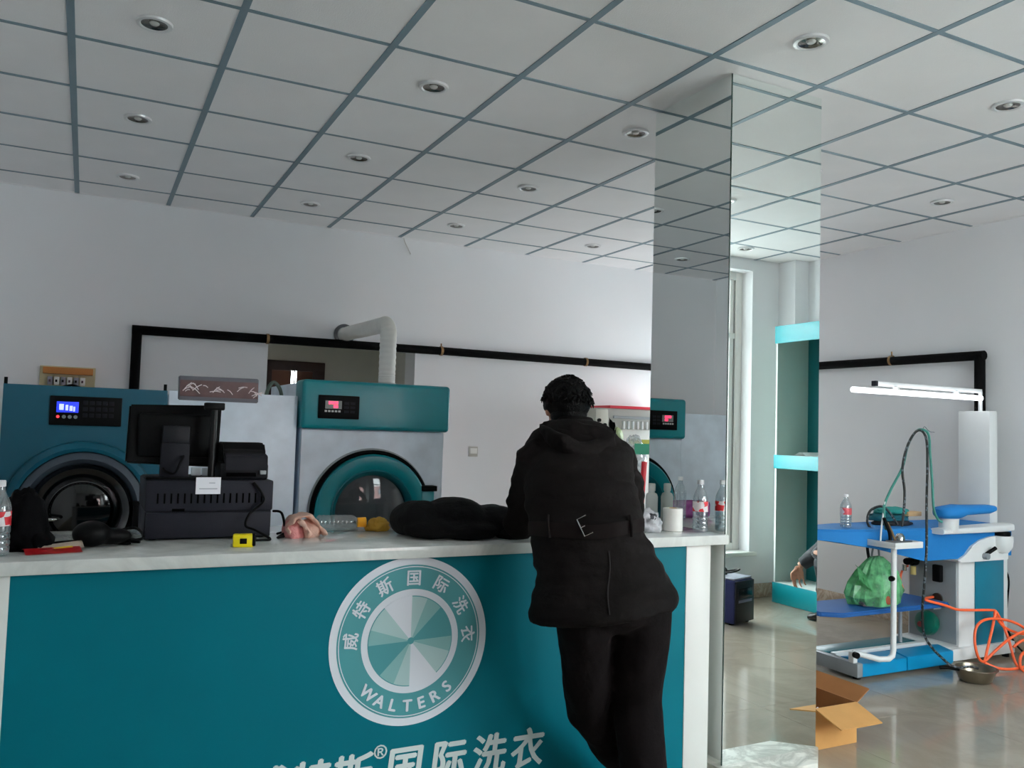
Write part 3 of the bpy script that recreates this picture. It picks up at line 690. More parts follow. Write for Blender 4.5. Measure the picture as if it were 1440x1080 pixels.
# customer pole display
pd = thing('customer_display', 'small customer display wrapped in film on a thin black pole', 'display', (.46, 3.16, tz1))
a, b, c, d = atY(252, 528, 3.15), atY(364, 533, 3.15), atY(363, 567, 3.15), atY(251, 562, 3.15)
slab('head', [a, b, c, d], .03, M('display_grey', (84, 84, 92), .45), pd, .003)
def lerp(p, q, t): return p+(q-p)*t
in_ = [lerp(a, d, .17)+Vector((.004, -.003, 0)), lerp(b, c, .17)+Vector((-.002, -.003, 0)), lerp(b, c, .84)+Vector((-.002, -.003, 0)), lerp(a, d, .84)+Vector((.004, -.003, 0))]
slab('window', in_, .003, M('display_window', (92, 70, 70), .25, var=.2, scale=30), pd, 0)
random.seed(11)
for k in range(22):
    t = random.random(); s = random.uniform(.25, .75); p = lerp(lerp(in_[0], in_[1], t), lerp(in_[3], in_[2], t), s)
    ang = random.uniform(-.9, .9); L_ = random.uniform(.015, .05)
    dv = Vector((math.cos(ang), 0, math.sin(ang)))*L_
    tube('film_crease', [p-dv*.5+Vector((0, -.002, 0)), p+Vector((0, -.004, .003)), p+dv*.5+Vector((0, -.002, 0))], .0016, M('film_glint', (225, 210, 212), .2), pd, seg=5, smooth=3)
qt = atY(302, 568, 3.16); qb_ = atY(303, 668, 3.16)
box('bracket', (qt.x-.034, qt.x+.034, 3.145, 3.18, qt.z-.022, qt.z+.004), black_m, pd, bev=.004)
cyl('pole', (qt.x, 3.165, tz1), (qt.x, 3.165, qt.z), .012, M('pole_black', (20, 18, 18), .4, spec=.2), pd)
cyl('base_flange', (qt.x, 3.165, tz1), (qt.x, 3.165, tz1+.008), .03, black_m, pd)
# receipt printer
a, b = atY(310, 632, 3.14), atY(376, 680, 3.14)
rp = thing('receipt_printer', 'black receipt printer with rounded lid on the right of the till', 'printer', ((a.x+b.x)/2, 3.24, tz1))
x0, x1 = a.x, b.x
box('base', (x0, x1, 3.13, 3.33, tz1, tz1+.06), M('printer_black', (18, 18, 22), .5, spec=.2), rp, bev=.010, seg=3)
prism('lid', [(3.150, tz1+.06), (3.155, tz1+.105), (3.185, tz1+.132), (3.28, tz1+.132), (3.32, tz1+.10), (3.32, tz1+.06)], 'x', x0+.008, x1-.008, black_m, rp, bev=.006)
prism('front_cover', [(3.122, tz1+.035), (3.127, tz1+.085), (3.150, tz1+.095), (3.150, tz1+.035)], 'x', x0+.015, x1-.004, darkgrey_m, rp, bev=.004)
box('paper_slot', (x0+.022, x1-.045, 3.118, 3.128, tz1+.012, tz1+.026), slot_m, rp, bev=.002)
box('power_button', (x1-.032, x1-.01, 3.118, 3.130, tz1+.02, tz1+.034), greymetal_m, rp, bev=.002)
# cables
def cable(label, pts, r=.004, mat=black_m, sm=6, name='cable'):
    return tag(tube(name, pts, r, mat, smooth=sm, seg=8), label, 'cable')
z = CT+.006
cable('black cable looping down over the till front to the counter', [(.545, 3.10-.012, tz1-.005), (.575, 3.082, CT+.16), (.58, 3.078, CT+.13), (.535, 3.075, CT+.09), (.52, 3.06, CT+.05), (.55, 3.04, CT+.035), (.60, 3.03, CT+.006), (.57, 3.0, z), (.53, 3.0, z)], .0045)
cable('black cable curling beside the till near the pink cloth', [(.63, 3.15, CT+.09), (.655, 3.12, CT+.085), (.665, 3.10, CT+.03), (.66, 3.09, z), (.65, 3.07, z), (.63, 3.05, z), (.67, 3.12, z+.01), (.65, 3.16, z)], .0045)
cable('tangled black cable on the counter left of the till', [(-.10, 3.06, z), (-.02, 3.03, z+.01), (.06, 3.08, z), (.15, 3.02, z), (.10, 3.12, z+.02), (.17, 3.14, z+.035), (.19, 3.06, z+.01), (.12, 3.10, z), (.02, 3.12, z), (.18, 3.02, z+.004)], .005)
# tape measure
q = atZ(343, 769, CT)
tp = thing('tape_measure', 'yellow and black tape measure lying on the counter before the till', 'tape measure', (q.x, q.y, CT), math.radians(-8))
def loc_box(t, name, b, mat, bev=.003):
    bm = bmesh.new(); bbox(bm, *b, bev=min(bev, .45*min(b[1]-b[0], b[3]-b[2], b[5]-b[4]))); bm.transform(wmat(t)); return obj(name, bm, mat, t, smooth=True, angle=35)
loc_box(tp, 'case', (-.036, .030, -.018, .022, 0, .042), M('tape_yellow', (236, 214, 0), .4), .006)
loc_box(tp, 'bumper', (.024, .036, -.019, .023, .004, .043), black_m, .004)
loc_box(tp, 'grip', (-.014, .008, -.020, -.017, .012, .030), black_m, .002)
loc_box(tp, 'blade_tip', (-.042, -.034, -.012, .010, .002, .010), greymetal_m, .001)
# black gooseneck scanner blob and left things
q = atZ(133, 772, CT)
sn = thing('handheld_scanner', 'rounded black handheld scanner lying on the counter left of the till', 'scanner', (q.x, q.y+.05, CT))
bm = bmesh.new()
addball(bm, (q.x-.01, q.y+.05, CT+.042), (.058, .05, .042)); addball(bm, (q.x+.05, q.y+.07, CT+.03), (.06, .035, .027))
remeshed('body', bm, black_m, sn, .006, 8)
tube('cord', [(q.x+.10, q.y+.08, CT+.02), (q.x+.13, q.y+.1, CT+.008), (q.x+.10, q.y+.14, CT+.006), (q.x+.02, q.y+.12, CT+.006)], .005, black_m, sn, smooth=5)
q = atZ(28, 778, CT)
hb = thing('black_bag', 'black fabric bag slumped at the left end of the counter', 'bag', (q.x, q.y+.05, CT))
lump('sack', (q.x+.0, q.y+.08, CT), (.125, .14, .19), M('black_fabric', (6, 6, 8), .9, spec=.1, var=.2, bump=.3, bscale=60), hb, seed=3, amp=.25)
lump('strap', (q.x+.05, q.y+.06, CT), (.07, .09, .07), MATS['black_fabric'], hb, seed=8, amp=.3, sub=3)
q = atZ(72, 778, CT)
lf = thing('leaflet', 'red and cream printed leaflet lying curled on the counter', 'leaflet', (q.x, q.y, CT))
def sheet(name, c, ux, uy, bend, mat, parent, n=8):
    bm = bmesh.new(); g = [[bm.verts.new(Vector(c)+Vector(ux)*(i/n-.5)+Vector(uy)*(j/n-.5)+Vector((0, 0, bend*math.sin(PI*j/n)**2+.0015))) for j in range(n+1)] for i in range(n+1)]
    for i in range(n):
        for j in range(n): bm.faces.new((g[i][j], g[i+1][j], g[i+1][j+1], g[i][j+1]))
    bmesh.ops.solidify(bm, geom=bm.faces[:], thickness=.0008)
    return obj(name, bm, mat, parent, smooth=True)
sheet('page', (q.x, q.y+.03, CT), (.15, .03, 0), (-.02, .10, 0), .012, M('leaflet_red', (200, 36, 44), .4, var=.2, scale=30), lf)
sheet('page', (q.x+.02, q.y+.06, CT+.006), (.12, .03, .01), (-.02, .06, .01), .014, M('leaflet_cream', (222, 206, 190), .4, var=.08), lf)
sheet('page_edge', (q.x+.03, q.y+.012, CT+.012), (.05, .012, .002), (-.006, .012, 0), .004, M('leaflet_yellow', (236, 206, 60), .4), lf)

def bottle(name, label, loc, h, r, label_rgb=None, cap=(235, 235, 238), fill=.6, tilt=None, ridged=True, group=None, mat=None):
    t = thing(name, label, 'bottle', loc, group=group)
    mt = Matrix.Translation(loc) @ (tilt.to_4x4() if tilt else Matrix.Identity(4))
    prof = [(0, .004), (r*.55, .0), (r*.92, .004), (r, .014)]
    n = 26
    for k in range(n+1):
        zz = .02+(h*.62-.02)*k/n
        rr = r*(1-(.06 if ridged and k % 4 == 2 and zz < h*.36 else 0))
        prof.append((rr, zz))
    prof += [(r*.93, h*.68), (r*.7, h*.77), (r*.42, h*.85), (r*.36, h*.90), (r*.36, h*.93)]
    parts = [('shell', prof, mat or bottle_m)]
    if fill: parts.append(('water', [(0, .006), (r*.9, .007), (r*.93, .02), (r*.93, h*fill*.62), (0, h*fill*.62)], water_m))
    if label_rgb: parts.append(('wrapper', [(r*1.01, h*.40), (r*1.012, h*.41), (r*1.012, h*.585), (r*1.01, h*.59)], label_rgb))
    parts.append(('cap', [(r*.40, h*.915), (r*.43, h*.92), (r*.43, h*.985), (r*.38, h), (0, h)], M('cap_%d_%d_%d' % cap, cap, .4)))
    for nme, pf, mtl in parts:
        bm_loc = lathe(nme, pf, (0, 0, 0), (0, 0, 1), mtl, None, seg=24)
        bm_loc.data.transform(mt); bm_loc.data.transform(wmat(t).inverted()); bm_loc.parent = t
    return t
def label_mat(name, c1, c2, scale=40, pos=.5):
    m = bpy.data.materials.new(name); m.use_nodes = True; n = m.node_tree.nodes; L = m.node_tree.links
    tc = n.new('ShaderNodeTexCoord'); vz = n.new('ShaderNodeTexVoronoi'); vz.inputs['Scale'].default_value = scale
    rp = n.new('ShaderNodeValToRGB'); rp.color_ramp.interpolation = 'CONSTANT'
    rp.color_ramp.elements[0].color = lin(c1); rp.color_ramp.elements[1].position = pos; rp.color_ramp.elements[1].color = lin(c2)
    L.new(tc.outputs['Object'], vz.inputs['Vector']); L.new(vz.outputs['Color'], rp.inputs['Fac'])
    L.new(rp.outputs['Color'], n['Principled BSDF'].inputs['Base Color']); return m
lbl_red = label_mat('red_white_label', (214, 40, 50), (236, 226, 228))
q = atZ(-6, 783, CT)
bottle('water_bottle', 'clear water bottle with red label at the far left counter edge', (q.x, q.y+.02, CT), .22, .032, lbl_red)
# pink cloth, lying bottle, yellow cloth, black coat
q = atZ(428, 757, CT)
pk = thing('pink_cloth', 'pale pink folded cloth bundled on the counter beside the till', 'cloth', (q.x, q.y+.05, CT))
lump('roll', (q.x-.028, q.y+.045, CT), (.080, .10, .070), M('pink_terry', (224, 150, 148), .9, var=.08, bump=.4, bscale=200), pk, seed=5, amp=.25, freq=1.2, ridge=.8)
def fold(name, pix, Yd, wid, th, mat, parent, lean=0):
    pts = spline([Vector((atY(x, y, Yd).x, Yd+lean*i, max(atY(x, y, Yd).z, CT+th))) for i, (x, y) in enumerate(pix)], 6); bm = bmesh.new(); secs = []
    for i, p in enumerate(pts):
        t = (pts[min(i+1, len(pts)-1)]-pts[max(i-1, 0)]).normalized(); u = t.cross(Vector((0, 1, 0))).normalized()
        w_ = wid*(1+.15*math.sin(i*.9)); secs.append((p+Vector((0, .006*math.sin(i*1.3), 0)), Vector((0, w_, 0)), u*th*(1+.25*math.sin(i*.7))))
    addloft(bm, secs, 16, 3); return remeshed(name, bm, mat, parent, .004, 3, wrinkle=.003, wfreq=30, seed=3, zmin=CT+.001)
pp_m = M('pale_pink_terry', (226, 184, 166), .9, var=.06, bump=.4, bscale=200)
fold('fold', [(404, 750), (403, 738), (416, 727), (432, 724), (444, 736), (455, 754)], q.y+.05, .055, .008, pp_m, pk)
fold('fold', [(420, 731), (428, 740), (434, 756)], q.y+.0, .03, .009, pp_m, pk, -.004)
lump('core', (q.x+.025, q.y+.05, CT), (.085, .09, .062), pp_m, pk, seed=15, amp=.2, freq=1.0, ridge=.6)
q0, q1 = atZ(452, 748, CT), atZ(512, 746, CT); ax = (q1-q0)
yb = .045
bl = thing('lying_bottle', 'empty clear plastic bottle with orange cap lying on its side', 'bottle', (q0.x, q0.y+yb, CT))
dirv = Vector((1, -.12, 0)).normalized(); base = Vector((q0.x-.01, q0.y+.04, CT+.031))
prof = [(0, 0), (.024, 0), (.030, .008)]+[(.030-(.0022 if k % 3 == 1 else 0), .012+.0055*k) for k in range(22)]+[(.029, .135), (.026, .145), (.018, .155), (.0125, .16), (.0125, .172)]
lathe('shell', prof, base, dirv, bottle_m, bl, seg=24)
lathe('cap', [(.0125, .157), (.019, .158), (.020, .19), (.012, .193), (0, .193)], base, dirv, M('cap_orange', (250, 172, 20), .4), bl, seg=20)
q = atZ(537, 748, CT)
tag(lump('yellow_cloth', (q.x, q.y+.05, CT), (.085, .09, .052), M('mustard_cloth', (190, 146, 52), .9, var=.12, bump=.3, bscale=120), seed=21, amp=.35), 'small crumpled mustard yellow cloth on the counter', 'cloth')
# folded black coat, draped to the front edge
co = thing('folded_coat', 'black coat folded in a soft heap on the counter by the man', 'coat', (1.28, 3.05, CT))
coat_m = M('black_wool', (10, 10, 11), .9, var=.25, bump=.4, bscale=70, spec=.2)
bm = bmesh.new()
for (px, py, Yd, sx_, sy_, sz_) in ((585, 735, 3.05, .10, .13, .075), (640, 735, 3.05, .13, .17, .08), (690, 738, 3.02, .11, .15, .065), (715, 748, 2.95, .08, .12, .04), (610, 750, 2.95, .12, .08, .04), (660, 755, 2.90, .12, .08, .035)):
    p = atY(px, py, Yd); addball(bm, (p.x, Yd, CT+sz_*.8), (sx_, sy_, sz_))
bmesh.ops.bisect_plane(bm, geom=bm.verts[:]+bm.edges[:]+bm.faces[:], plane_co=(0, 0, CT+.001), plane_no=(0, 0, -1), clear_outer=True)
bmesh.ops.holes_fill(bm, edges=bm.edges[:])
remeshed('heap', bm, coat_m, co, .010, 4, wrinkle=.007, wfreq=10, seed=4, zmin=CT+.001)
lump('sleeve', (atY(725, 755, 2.86).x, 2.88, CT), (.13, .11, .045), coat_m, co, seed=31, amp=.25)
# right end of the counter
q = Vector((2.395, 3.24, CT))
t = thing('cleaner_bottle', 'small white plastic bottle standing against the pillar mirror', 'bottle', q)
lathe('shell', [(0, 0), (.026, 0), (.029, .006), (.029, .12), (.024, .134), (.014, .14), (.014, .15)], q, (0, 0, 1), M('white_hdpe', (226, 230, 226), .4), t, seg=24)
lathe('cap', [(.016, .146), (.017, .148), (.017, .178), (.014, .182), (0, .182)], q, (0, 0, 1), white_m, t, seg=20)
q = atZ(955, 748, CT)
ro = thing('paper_roll', 'white paper roll standing upright on the right end of the counter', 'paper roll', (q.x, q.y+.045, CT))
lathe('paper', [(.016, .001), (.042, .001), (.0425, .004), (.0425, .094), (.042, .097), (.016, .097)], (q.x, q.y+.045, CT), (0, 0, 1), M('paper_white', (236, 234, 228), .8, var=.02), ro, seg=32)
lathe('core', [(.014, .0), (.0165, .0), (.0165, .098), (.014, .098)], (q.x, q.y+.045, CT), (0, 0, 1), card_m, ro, seg=20, close=True)
q = atZ(918, 749, CT)
bag_m = clear('white_bag_film', (225, 228, 230), .10, .55, (215, 216, 220), .2)
bg2 = thing('plastic_bag', 'crumpled white plastic bag with dark print beside the paper roll', 'bag', (q.x, q.y+.05, CT))
lump('film', (q.x+.0, q.y+.05, CT), (.13, .11, .088), bag_m, bg2, seed=41, amp=.4, freq=2.6)
lump('contents', (q.x-.005, q.y+.055, CT), (.09, .07, .055), M('wrapped_white', (214, 214, 216), .6, var=.1), bg2, seed=43, amp=.3)
lump('print_patch', (q.x+.008, q.y+.015, CT+.048), (.045, .025, .03), M('print_black', (60, 60, 66), .5), bg2, seed=44, amp=.4, sub=3, flat=False)
bottle('water_bottle', 'half full water bottle with red label beside the pillar mirror', (2.378, 2.868, CT), .222, .033, lbl_red, fill=.6)
bottle('tall_bottle', 'tall clear bottle with white cap, seen reflected in the pillar mirror', (2.27, 3.30, CT), .21, .030, None, fill=.2)
pu = thing('purple_pack', 'purple wrapped pack on the counter, seen reflected in the pillar mirror', 'pack', (2.13, 3.40, CT))
box('wrapper', (2.02, 2.25, 3.36, 3.44, CT, CT+.085), clear('purple_film', (210, 150, 200), .15, .5, (190, 110, 180)), pu, bev=.02, seg=3)
box('content', (2.035, 2.235, 3.372, 3.428, CT+.005, CT+.06), M('pale_violet', (196, 130, 190), .6), pu, bev=.01)

# ------------------------------------------------------------------ packing machine by the back wall
a, b = atY(838, 570, 6.25), atY(915, 640, 6.25)
pm = thing('packing_machine', 'pale grey packing machine with red top strip behind the man', 'machine', ((a.x+b.x)/2+.15, 6.4, 0))
x0 = a.x; x1 = b.x+.28; zt = a.z
box('body', (x0+.16, x1, 6.25, 6.60, .0, zt-.20), white_m, pm, bev=.01)
box('head', (x0+.02, x1, 6.22, 6.60, zt-.20, zt-.02), M('machine_light_grey', (176, 176, 170), .45, var=.06), pm, bev=.008)
box('side_plate', (x0-.03, x0+.10, 6.20, 6.34, zt-.25, zt-.03), M('machine_cream', (190, 188, 176), .5), pm, bev=.01)
box('top_strip', (x0+.12, x1, 6.205, 6.60, zt-.02, zt+.005), M('strip_red', (206, 40, 60), .4), pm, bev=.003)
box('guide_bar', (x0+.16, x1, 6.20, 6.22, zt-.11, zt-.085), greymetal_m, pm, bev=.003)
for k in range(8): box('film_clip', (x0+.26+.05*k, x0+.275+.05*k, 6.195, 6.22, zt-.20, zt-.13), whitemetal_m, pm, bev=.002)
for c in ((x0+.0, zt-.13), (x0+.06, zt-.17)): cyl('knob', (c[0], 6.18, c[1]), (c[0], 6.20, c[1]), .016, black_m, pm, seg=16)
box('label_plate', (x0+.36, x0+.60, 6.243, 6.25, zt-.33, zt-.29), M('label_olive', (150, 150, 40), .5), pm, bev=0)
q = atY(868, 612, 6.1)
tag(lump('film_roll', (q.x, 6.13, q.z-.10), (.14, .12, .17), M('olive_plastic', (140, 156, 110), .5), seed=51, amp=.15, flat=False), 'olive green rounded pouch hanging on the packing machine', 'pouch')
q = atY(893, 612, 5.9)
hbag = thing('clear_film_bag', 'clear plastic garment bag with green print hanging behind the man', 'bag', (q.x, 5.9, .95))
lump('film', (q.x, 5.92, .93), (.26, .14, q.z-.95), clear('garment_film', (232, 236, 238), .14, .25, (230, 232, 234), .1), hbag, seed=61, amp=.25, flat=False)
box('green_print', (q.x-.05, q.x+.11, 5.83, 5.834, q.z-.16, q.z-.07), M('print_green', (44, 140, 110), .5), hbag, bev=0)
qa, qb = atY(907, 660, 5.7), atY(900, 712, 5.7)
tag(tube('red_handle', [(qa.x+.03, 5.75, qa.z+.06), (qb.x-.06, 5.68, .03)], .024, M('red_plastic', (196, 22, 40), .4), seg=12), 'red pole leaning behind the right end of the counter', 'pole')

# ------------------------------------------------------------------ ironing table by the right wall
it = thing('ironing_table', 'vacuum ironing table with blue padded board, teal panels and lit lamp arm', 'ironing table', (4.8, 3.7, 0))
BZ = .862
def board_outline(grow=0):
    """board seen from above: pointed nose on the left"""
    pts = [(5.46, 3.46), (4.6, 3.455), (4.2, 3.48), (3.95, 3.53), (3.80, 3.60), (3.76, 3.66), (3.80, 3.72), (3.95, 3.78), (4.2, 3.83), (4.6, 3.86), (5.46, 3.86)]
    return pts
out = board_outline(); bm = bmesh.new()
sk = [.185, .185, .10, .06, .045, .045, .045, .06, .08, .10, .10]
tv = [bm.verts.new((x, y, BZ)) for x, y in out]
iv = [bm.verts.new((x*.985+4.6*.015, (y-3.66)*.93+3.66, BZ+.012)) for x, y in out]
bv = [bm.verts.new((x, y, BZ-s)) for (x, y), s in zip(out, sk)]
n = len(out)
bm.faces.new(iv)
for i in range(n):
    j = (i+1) % n
    bm.faces.new((tv[i], tv[j], iv[j], iv[i])); bm.faces.new((bv[i], bv[j], tv[j], tv[i]))
bm.faces.new(bv[::-1])
obj('board', bm, blue_m, it, smooth=True, angle=40)
prism('board_casing', [(4.90, .672), (4.97, .70), (5.03, .752), (5.12, .79), (5.22, .808), (5.40, .815), (5.40, .655), (4.92, .655)], 'y', 3.44, 3.83, whitemetal_m, it, bev=.004)
box('casing_end', (5.40, 5.44, 3.52, 3.83, .655, .83), whitemetal_m, it, bev=.006)
# cabinet
box('cabinet', (5.03, 5.53, 3.53, 3.90, .10, .656), whitemetal_m, it, bev=.005)
box('side_panel', (5.022, 5.03, 3.545, 3.885, .115, .65), greymetal_m, it, bev=.002)
box('front_panel', (5.185, 5.475, 3.520, 3.53, .095, .648), M('cabinet_teal', (0, 112, 138), .4, var=.06), it, bev=.003)
box('cabinet_base', (4.93, 5.56, 3.50, 3.93, .03, .105), whitemetal_m, it, bev=.004)
for x, y in ((4.97, 3.54), (5.52, 3.54), (4.97, 3.89), (5.52, 3.89), (4.12, 3.54), (4.12, 4.0)):
    cyl('foot', (x, y, 0), (x, y, .034), .022, rubber_m, it, seg=14)
# base frame
box('foot_channel', (4.07, 4.115, 3.49, 4.04, .022, .10), greymetal_m, it, bev=.003)
prism('pedal', [(3.495, .02), (3.495, .095), (3.60, .112), (3.66, .10), (3.66, .02)], 'x', 4.117, 4.50, bluemid_m, it, bev=.003)
prism('pedal', [(3.495, .02), (3.495, .098), (3.60, .116), (3.66, .10), (3.66, .02)], 'x', 4.506, 4.93, bluemid_m, it, bev=.003)
box('crossbar', (4.115, 4.93, 3.69, 3.73, .07, .11), whitemetal_m, it, bev=.003)
box('rear_bar', (4.115, 4.93, 3.77, 3.90, .06, .10), tealdark_m, it, bev=.003)
# lower shelf
bm = bmesh.new(); so = [(4.89, 3.49), (3.95, 3.485), (3.84, 3.56), (3.84, 3.76), (3.95, 3.82), (4.89, 3.82)]
v0 = [bm.verts.new((x, y, .375)) for x, y in so]; v1 = [bm.verts.new((x, y, .402)) for x, y in so]
bm.faces.new(v0[::-1]); bm.faces.new(v1)
for i in range(6): bm.faces.new((v0[i], v0[(i+1) % 6], v1[(i+1) % 6], v1[i]))
bmesh.ops.bevel(bm, geom=bm.edges[:], offset=.008, segments=2, affect='EDGES')
obj('shelf', bm, M('shelf_blue', (0, 82, 150), .7, var=.06), it, smooth=True, angle=40)
cyl('shelf_strut', (4.80, 3.78, .10), (4.80, 3.78, .38), .012, greymetal_m, it); cyl('shelf_strut', (4.95, 3.66, .33), (5.03, 3.66, .33), .012, greymetal_m, it)
box('shelf_bracket', (4.87, 5.03, 3.60, 3.74, .36, .376), greymetal_m, it, bev=.002)
# swing arm with sleeve board
ba = atY(1409, 762, 3.44)
lathe('pivot_bowl', [(0, -.075), (.04, -.065), (.062, -.03), (.066, .01), (.064, .04), (0, .04)], (ba.x, 3.44, ba.z), (0, 0, 1), whitemetal_m, it, seg=28)
cyl('pivot_collar', (ba.x, 3.44, ba.z+.04), (ba.x, 3.44, ba.z+.066), .05, black_m, it)
p0 = atY(1318, 752, 3.42); p1 = atY(1427, 738, 3.46)
zb = ba.z+.066
bm = bmesh.new()
A0 = Vector((p0.x, 3.42, zb+.002)); A1 = Vector((ba.x+.075, 3.45, zb+.002)); dr_ = (A1-A0).normalized(); nn = Vector((-dr_.y, dr_.x, 0))
addloft(bm, [(A0+Vector((0, 0, .02)), nn*.045, Vector((0, 0, .018))), (A0+dr_*.12+Vector((0, 0, .022)), nn*.055, Vector((0, 0, .020))), (A1-dr_*.08+Vector((0, 0, .026)), nn*.06, Vector((0, 0, .026))), (A1+Vector((0, 0, .026)), nn*.045, Vector((0, 0, .026)))], 20, 4)
obj('swing_arm', bm, whitemetal_m, it, smooth=True, angle=40)
cp_ = atY(1334, 745, 3.42)
lathe('sleeve_post', [(.052, 0), (.055, .004), (.058, .085), (.05, .09), (0, .09)], (cp_.x, 3.42, zb+.015), (0, 0, 1), whitemetal_m, it, seg=28)
sl0 = atY(1312, 722, 3.42); sl1 = atY(1390, 713, 3.46); zs = zb+.125
bm = bmesh.new(); s0 = Vector((cp_.x-.13, 3.40, zs+.012)); s1 = Vector((cp_.x+.34, 3.36, zs+.035)); dv = (s1-s0).normalized(); n2 = Vector((-dv.y, dv.x, 0))
addloft(bm, [(s0, n2*.03, Vector((0, 0, .02))), (s0+dv*.03, n2*.065, Vector((0, 0, .036))), (s0+dv*.14, n2*.07, Vector((0, 0, .044))), (s0+dv*.20+Vector((0, 0, .006)), n2*.065, Vector((0, 0, .032))), (s1-dv*.06, n2*.05, Vector((0, 0, .028))), (s1, n2*.03, Vector((0, 0, .018)))], 22, 2.6)
obj('sleeve_board', bm, blue_m, it, smooth=True, angle=50)
lathe('sleeve_seat', [(.05, 0), (.064, .012), (.066, .03)], (cp_.x, 3.42, zb+.103), (0, 0, 1), M('sleeve_navy', (0, 50, 110), .7), it, seg=24)
# lamp column and lamp
box('lamp_column', (5.45, 5.535, 3.60, 3.83, .83, 1.625), whitemetal_m, it, bev=.006)
zl = atY(1201, 546, 3.70).z
cyl('lamp_stem', (5.47, 3.68, 1.62), (5.47, 3.68, 1.76), .013, whitemetal_m, it)
xa = atY(1230, 541, 3.70).x; xt = atY(1196, 546, 3.67).x
box('lamp_arm', (xa, 5.485, 3.675, 3.705, 1.748, 1.776), whitemetal_m, it, bev=.003)
box('lamp_arm_cap', (xa-.022, xa, 3.672, 3.708, 1.745, 1.779), darkgrey_m, it, bev=.003)
lb_ = cyl('lamp_tube', (xt, 3.66, 1.712), (5.455, 3.66, 1.712), .017, M('tube_light', (246, 250, 255), .4, emit=7, var=0), it, bev=.008)
for x in (xa+.15, 5.2): box('tube_clip', (x, x+.02, 3.65, 3.69, 1.722, 1.75), whitemetal_m, it, bev=.002)
# fittings on the left side of the cabinet
gx = 5.022
def side_pt(px, py): p = atX(px, py, gx); return p
p = side_pt(1308, 875)
lathe('hose_reel', [(0, .075), (.05, .07), (.075, .055), (.082, .03), (.07, .0)], (gx, p.y, p.z), (-1, 0, 0), green_m, it, seg=32)
lathe('hub', [(0, .08), (.016, .08), (.02, .07)], (gx, p.y+.02, p.z-.01), (-1, 0, 0), M('hub_red', (120, 40, 40), .5), it, seg=16)
p = side_pt(1284, 790)
rg = lathe('pressure_regulator', [(0, .10), (.02, .10), (.024, .085), (.024, .05), (.03, .045), (.03, .0)], (gx, p.y-.02, p.z+.01), (-1, 0, 0), black_m, it, seg=20)
cyl('gauge', (gx-.06, p.y-.05, p.z+.03), (gx-.06, p.y-.075, p.z+.03), .025, black_m, rg)
cyl('water_cup', (gx-.05, p.y-.04, p.z-.075), (gx-.05, p.y-.04, p.z-.02), .018, M('cup_amber', (196, 176, 110), .2), rg)
cyl('water_cup', (gx-.05, p.y+.03, p.z-.06), (gx-.05, p.y+.03, p.z-.02), .016, chrome_m, rg)
p = side_pt(1321, 806)
box('plug_socket', (gx-.035, gx, p.y-.03, p.y+.03, p.z-.055, p.z+.055), black_m, it, bev=.008)
p = side_pt(1319, 842)
cyl('outlet_hole', (gx-.012, p.y, p.z), (gx, p.y, p.z), .038, M('outlet_brown', (40, 34, 28), .5), it)
p = atY(1388, 776, 3.44)
tube('lever', [(p.x-.04, 3.44, p.z-.02), (p.x, 3.41, p.z+.005), (p.x+.03, 3.39, p.z+.035)], [.008, .010, .013], black_m, it, smooth=3) if 0 else cyl('lever', (p.x-.03, 3.435, p.z-.02), (p.x+.03, 3.40, p.z+.03), .012, black_m, it)
cyl('lever_boss', (p.x-.03, 3.44, p.z-.025), (p.x-.03, 3.41, p.z-.025), .02, greymetal_m, it)
# iron stand (post with tray)
ts = thing('iron_stand', 'white tubular stand holding a small tray in front of the ironing board', 'stand', (4.35, 3.42, .11))
pb = atY(1257, 770, 3.40); pt_ = atY(1240, 760, 3.40)
zp = .785
bx0, bx1 = atZ(1182, 913, .17), None
b0 = Vector((4.0, 3.50, .165))
tube('post', [(pb.x, 3.40, zp), (pb.x, 3.40, .40), (pb.x, 3.40, .19), (pb.x-.008, 3.40, .155), (pb.x-.035, 3.405, .138), (pb.x-.10, 3.415, .14), (4.09, 3.52, .155), (4.075, 3.53, .157)], .0165, whitemetal_m, ts, seg=14)
box('clamp', (4.06, 4.095, 3.51, 3.55, .10, .165), whitemetal_m, ts, bev=.006)
cyl('knob', (4.058, 3.50, .155), (4.05, 3.475, .155), .018, black_m, ts, seg=16)
cyl('knob', (pb.x-.03, 3.395, .60), (pb.x-.01, 3.40, .60), .016, black_m, ts, seg=16)
ta = thing
tr = box('tray', (pb.x-.115, pb.x+.125, 3.30, 3.50, zp, zp+.012), whitemetal_m, ts, bev=.003)
for b in ((pb.x-.115, pb.x+.125, 3.30, 3.306, zp+.01, zp+.036), (pb.x-.115, pb.x+.125, 3.494, 3.50, zp+.01, zp+.036), (pb.x-.115, pb.x-.109, 3.30, 3.50, zp+.01, zp+.036), (pb.x+.119, pb.x+.125, 3.30, 3.50, zp+.01, zp+.036)):
    box('tray_lip', b, whitemetal_m, tr, bev=.002)
box('tray_mat', (pb.x-.10, pb.x+.11, 3.31, 3.49, zp+.012, zp+.016), M('mat_brown', (74, 56, 46), .8), ts, bev=.001)
tube('hook', [(pb.x-.09, 3.42, zp+.03), (pb.x-.08, 3.42, zp+.12), (pb.x-.06, 3.42, zp+.22), (pb.x-.055, 3.42, zp+.26)], .005, whitemetal_m, ts, smooth=4, seg=8)
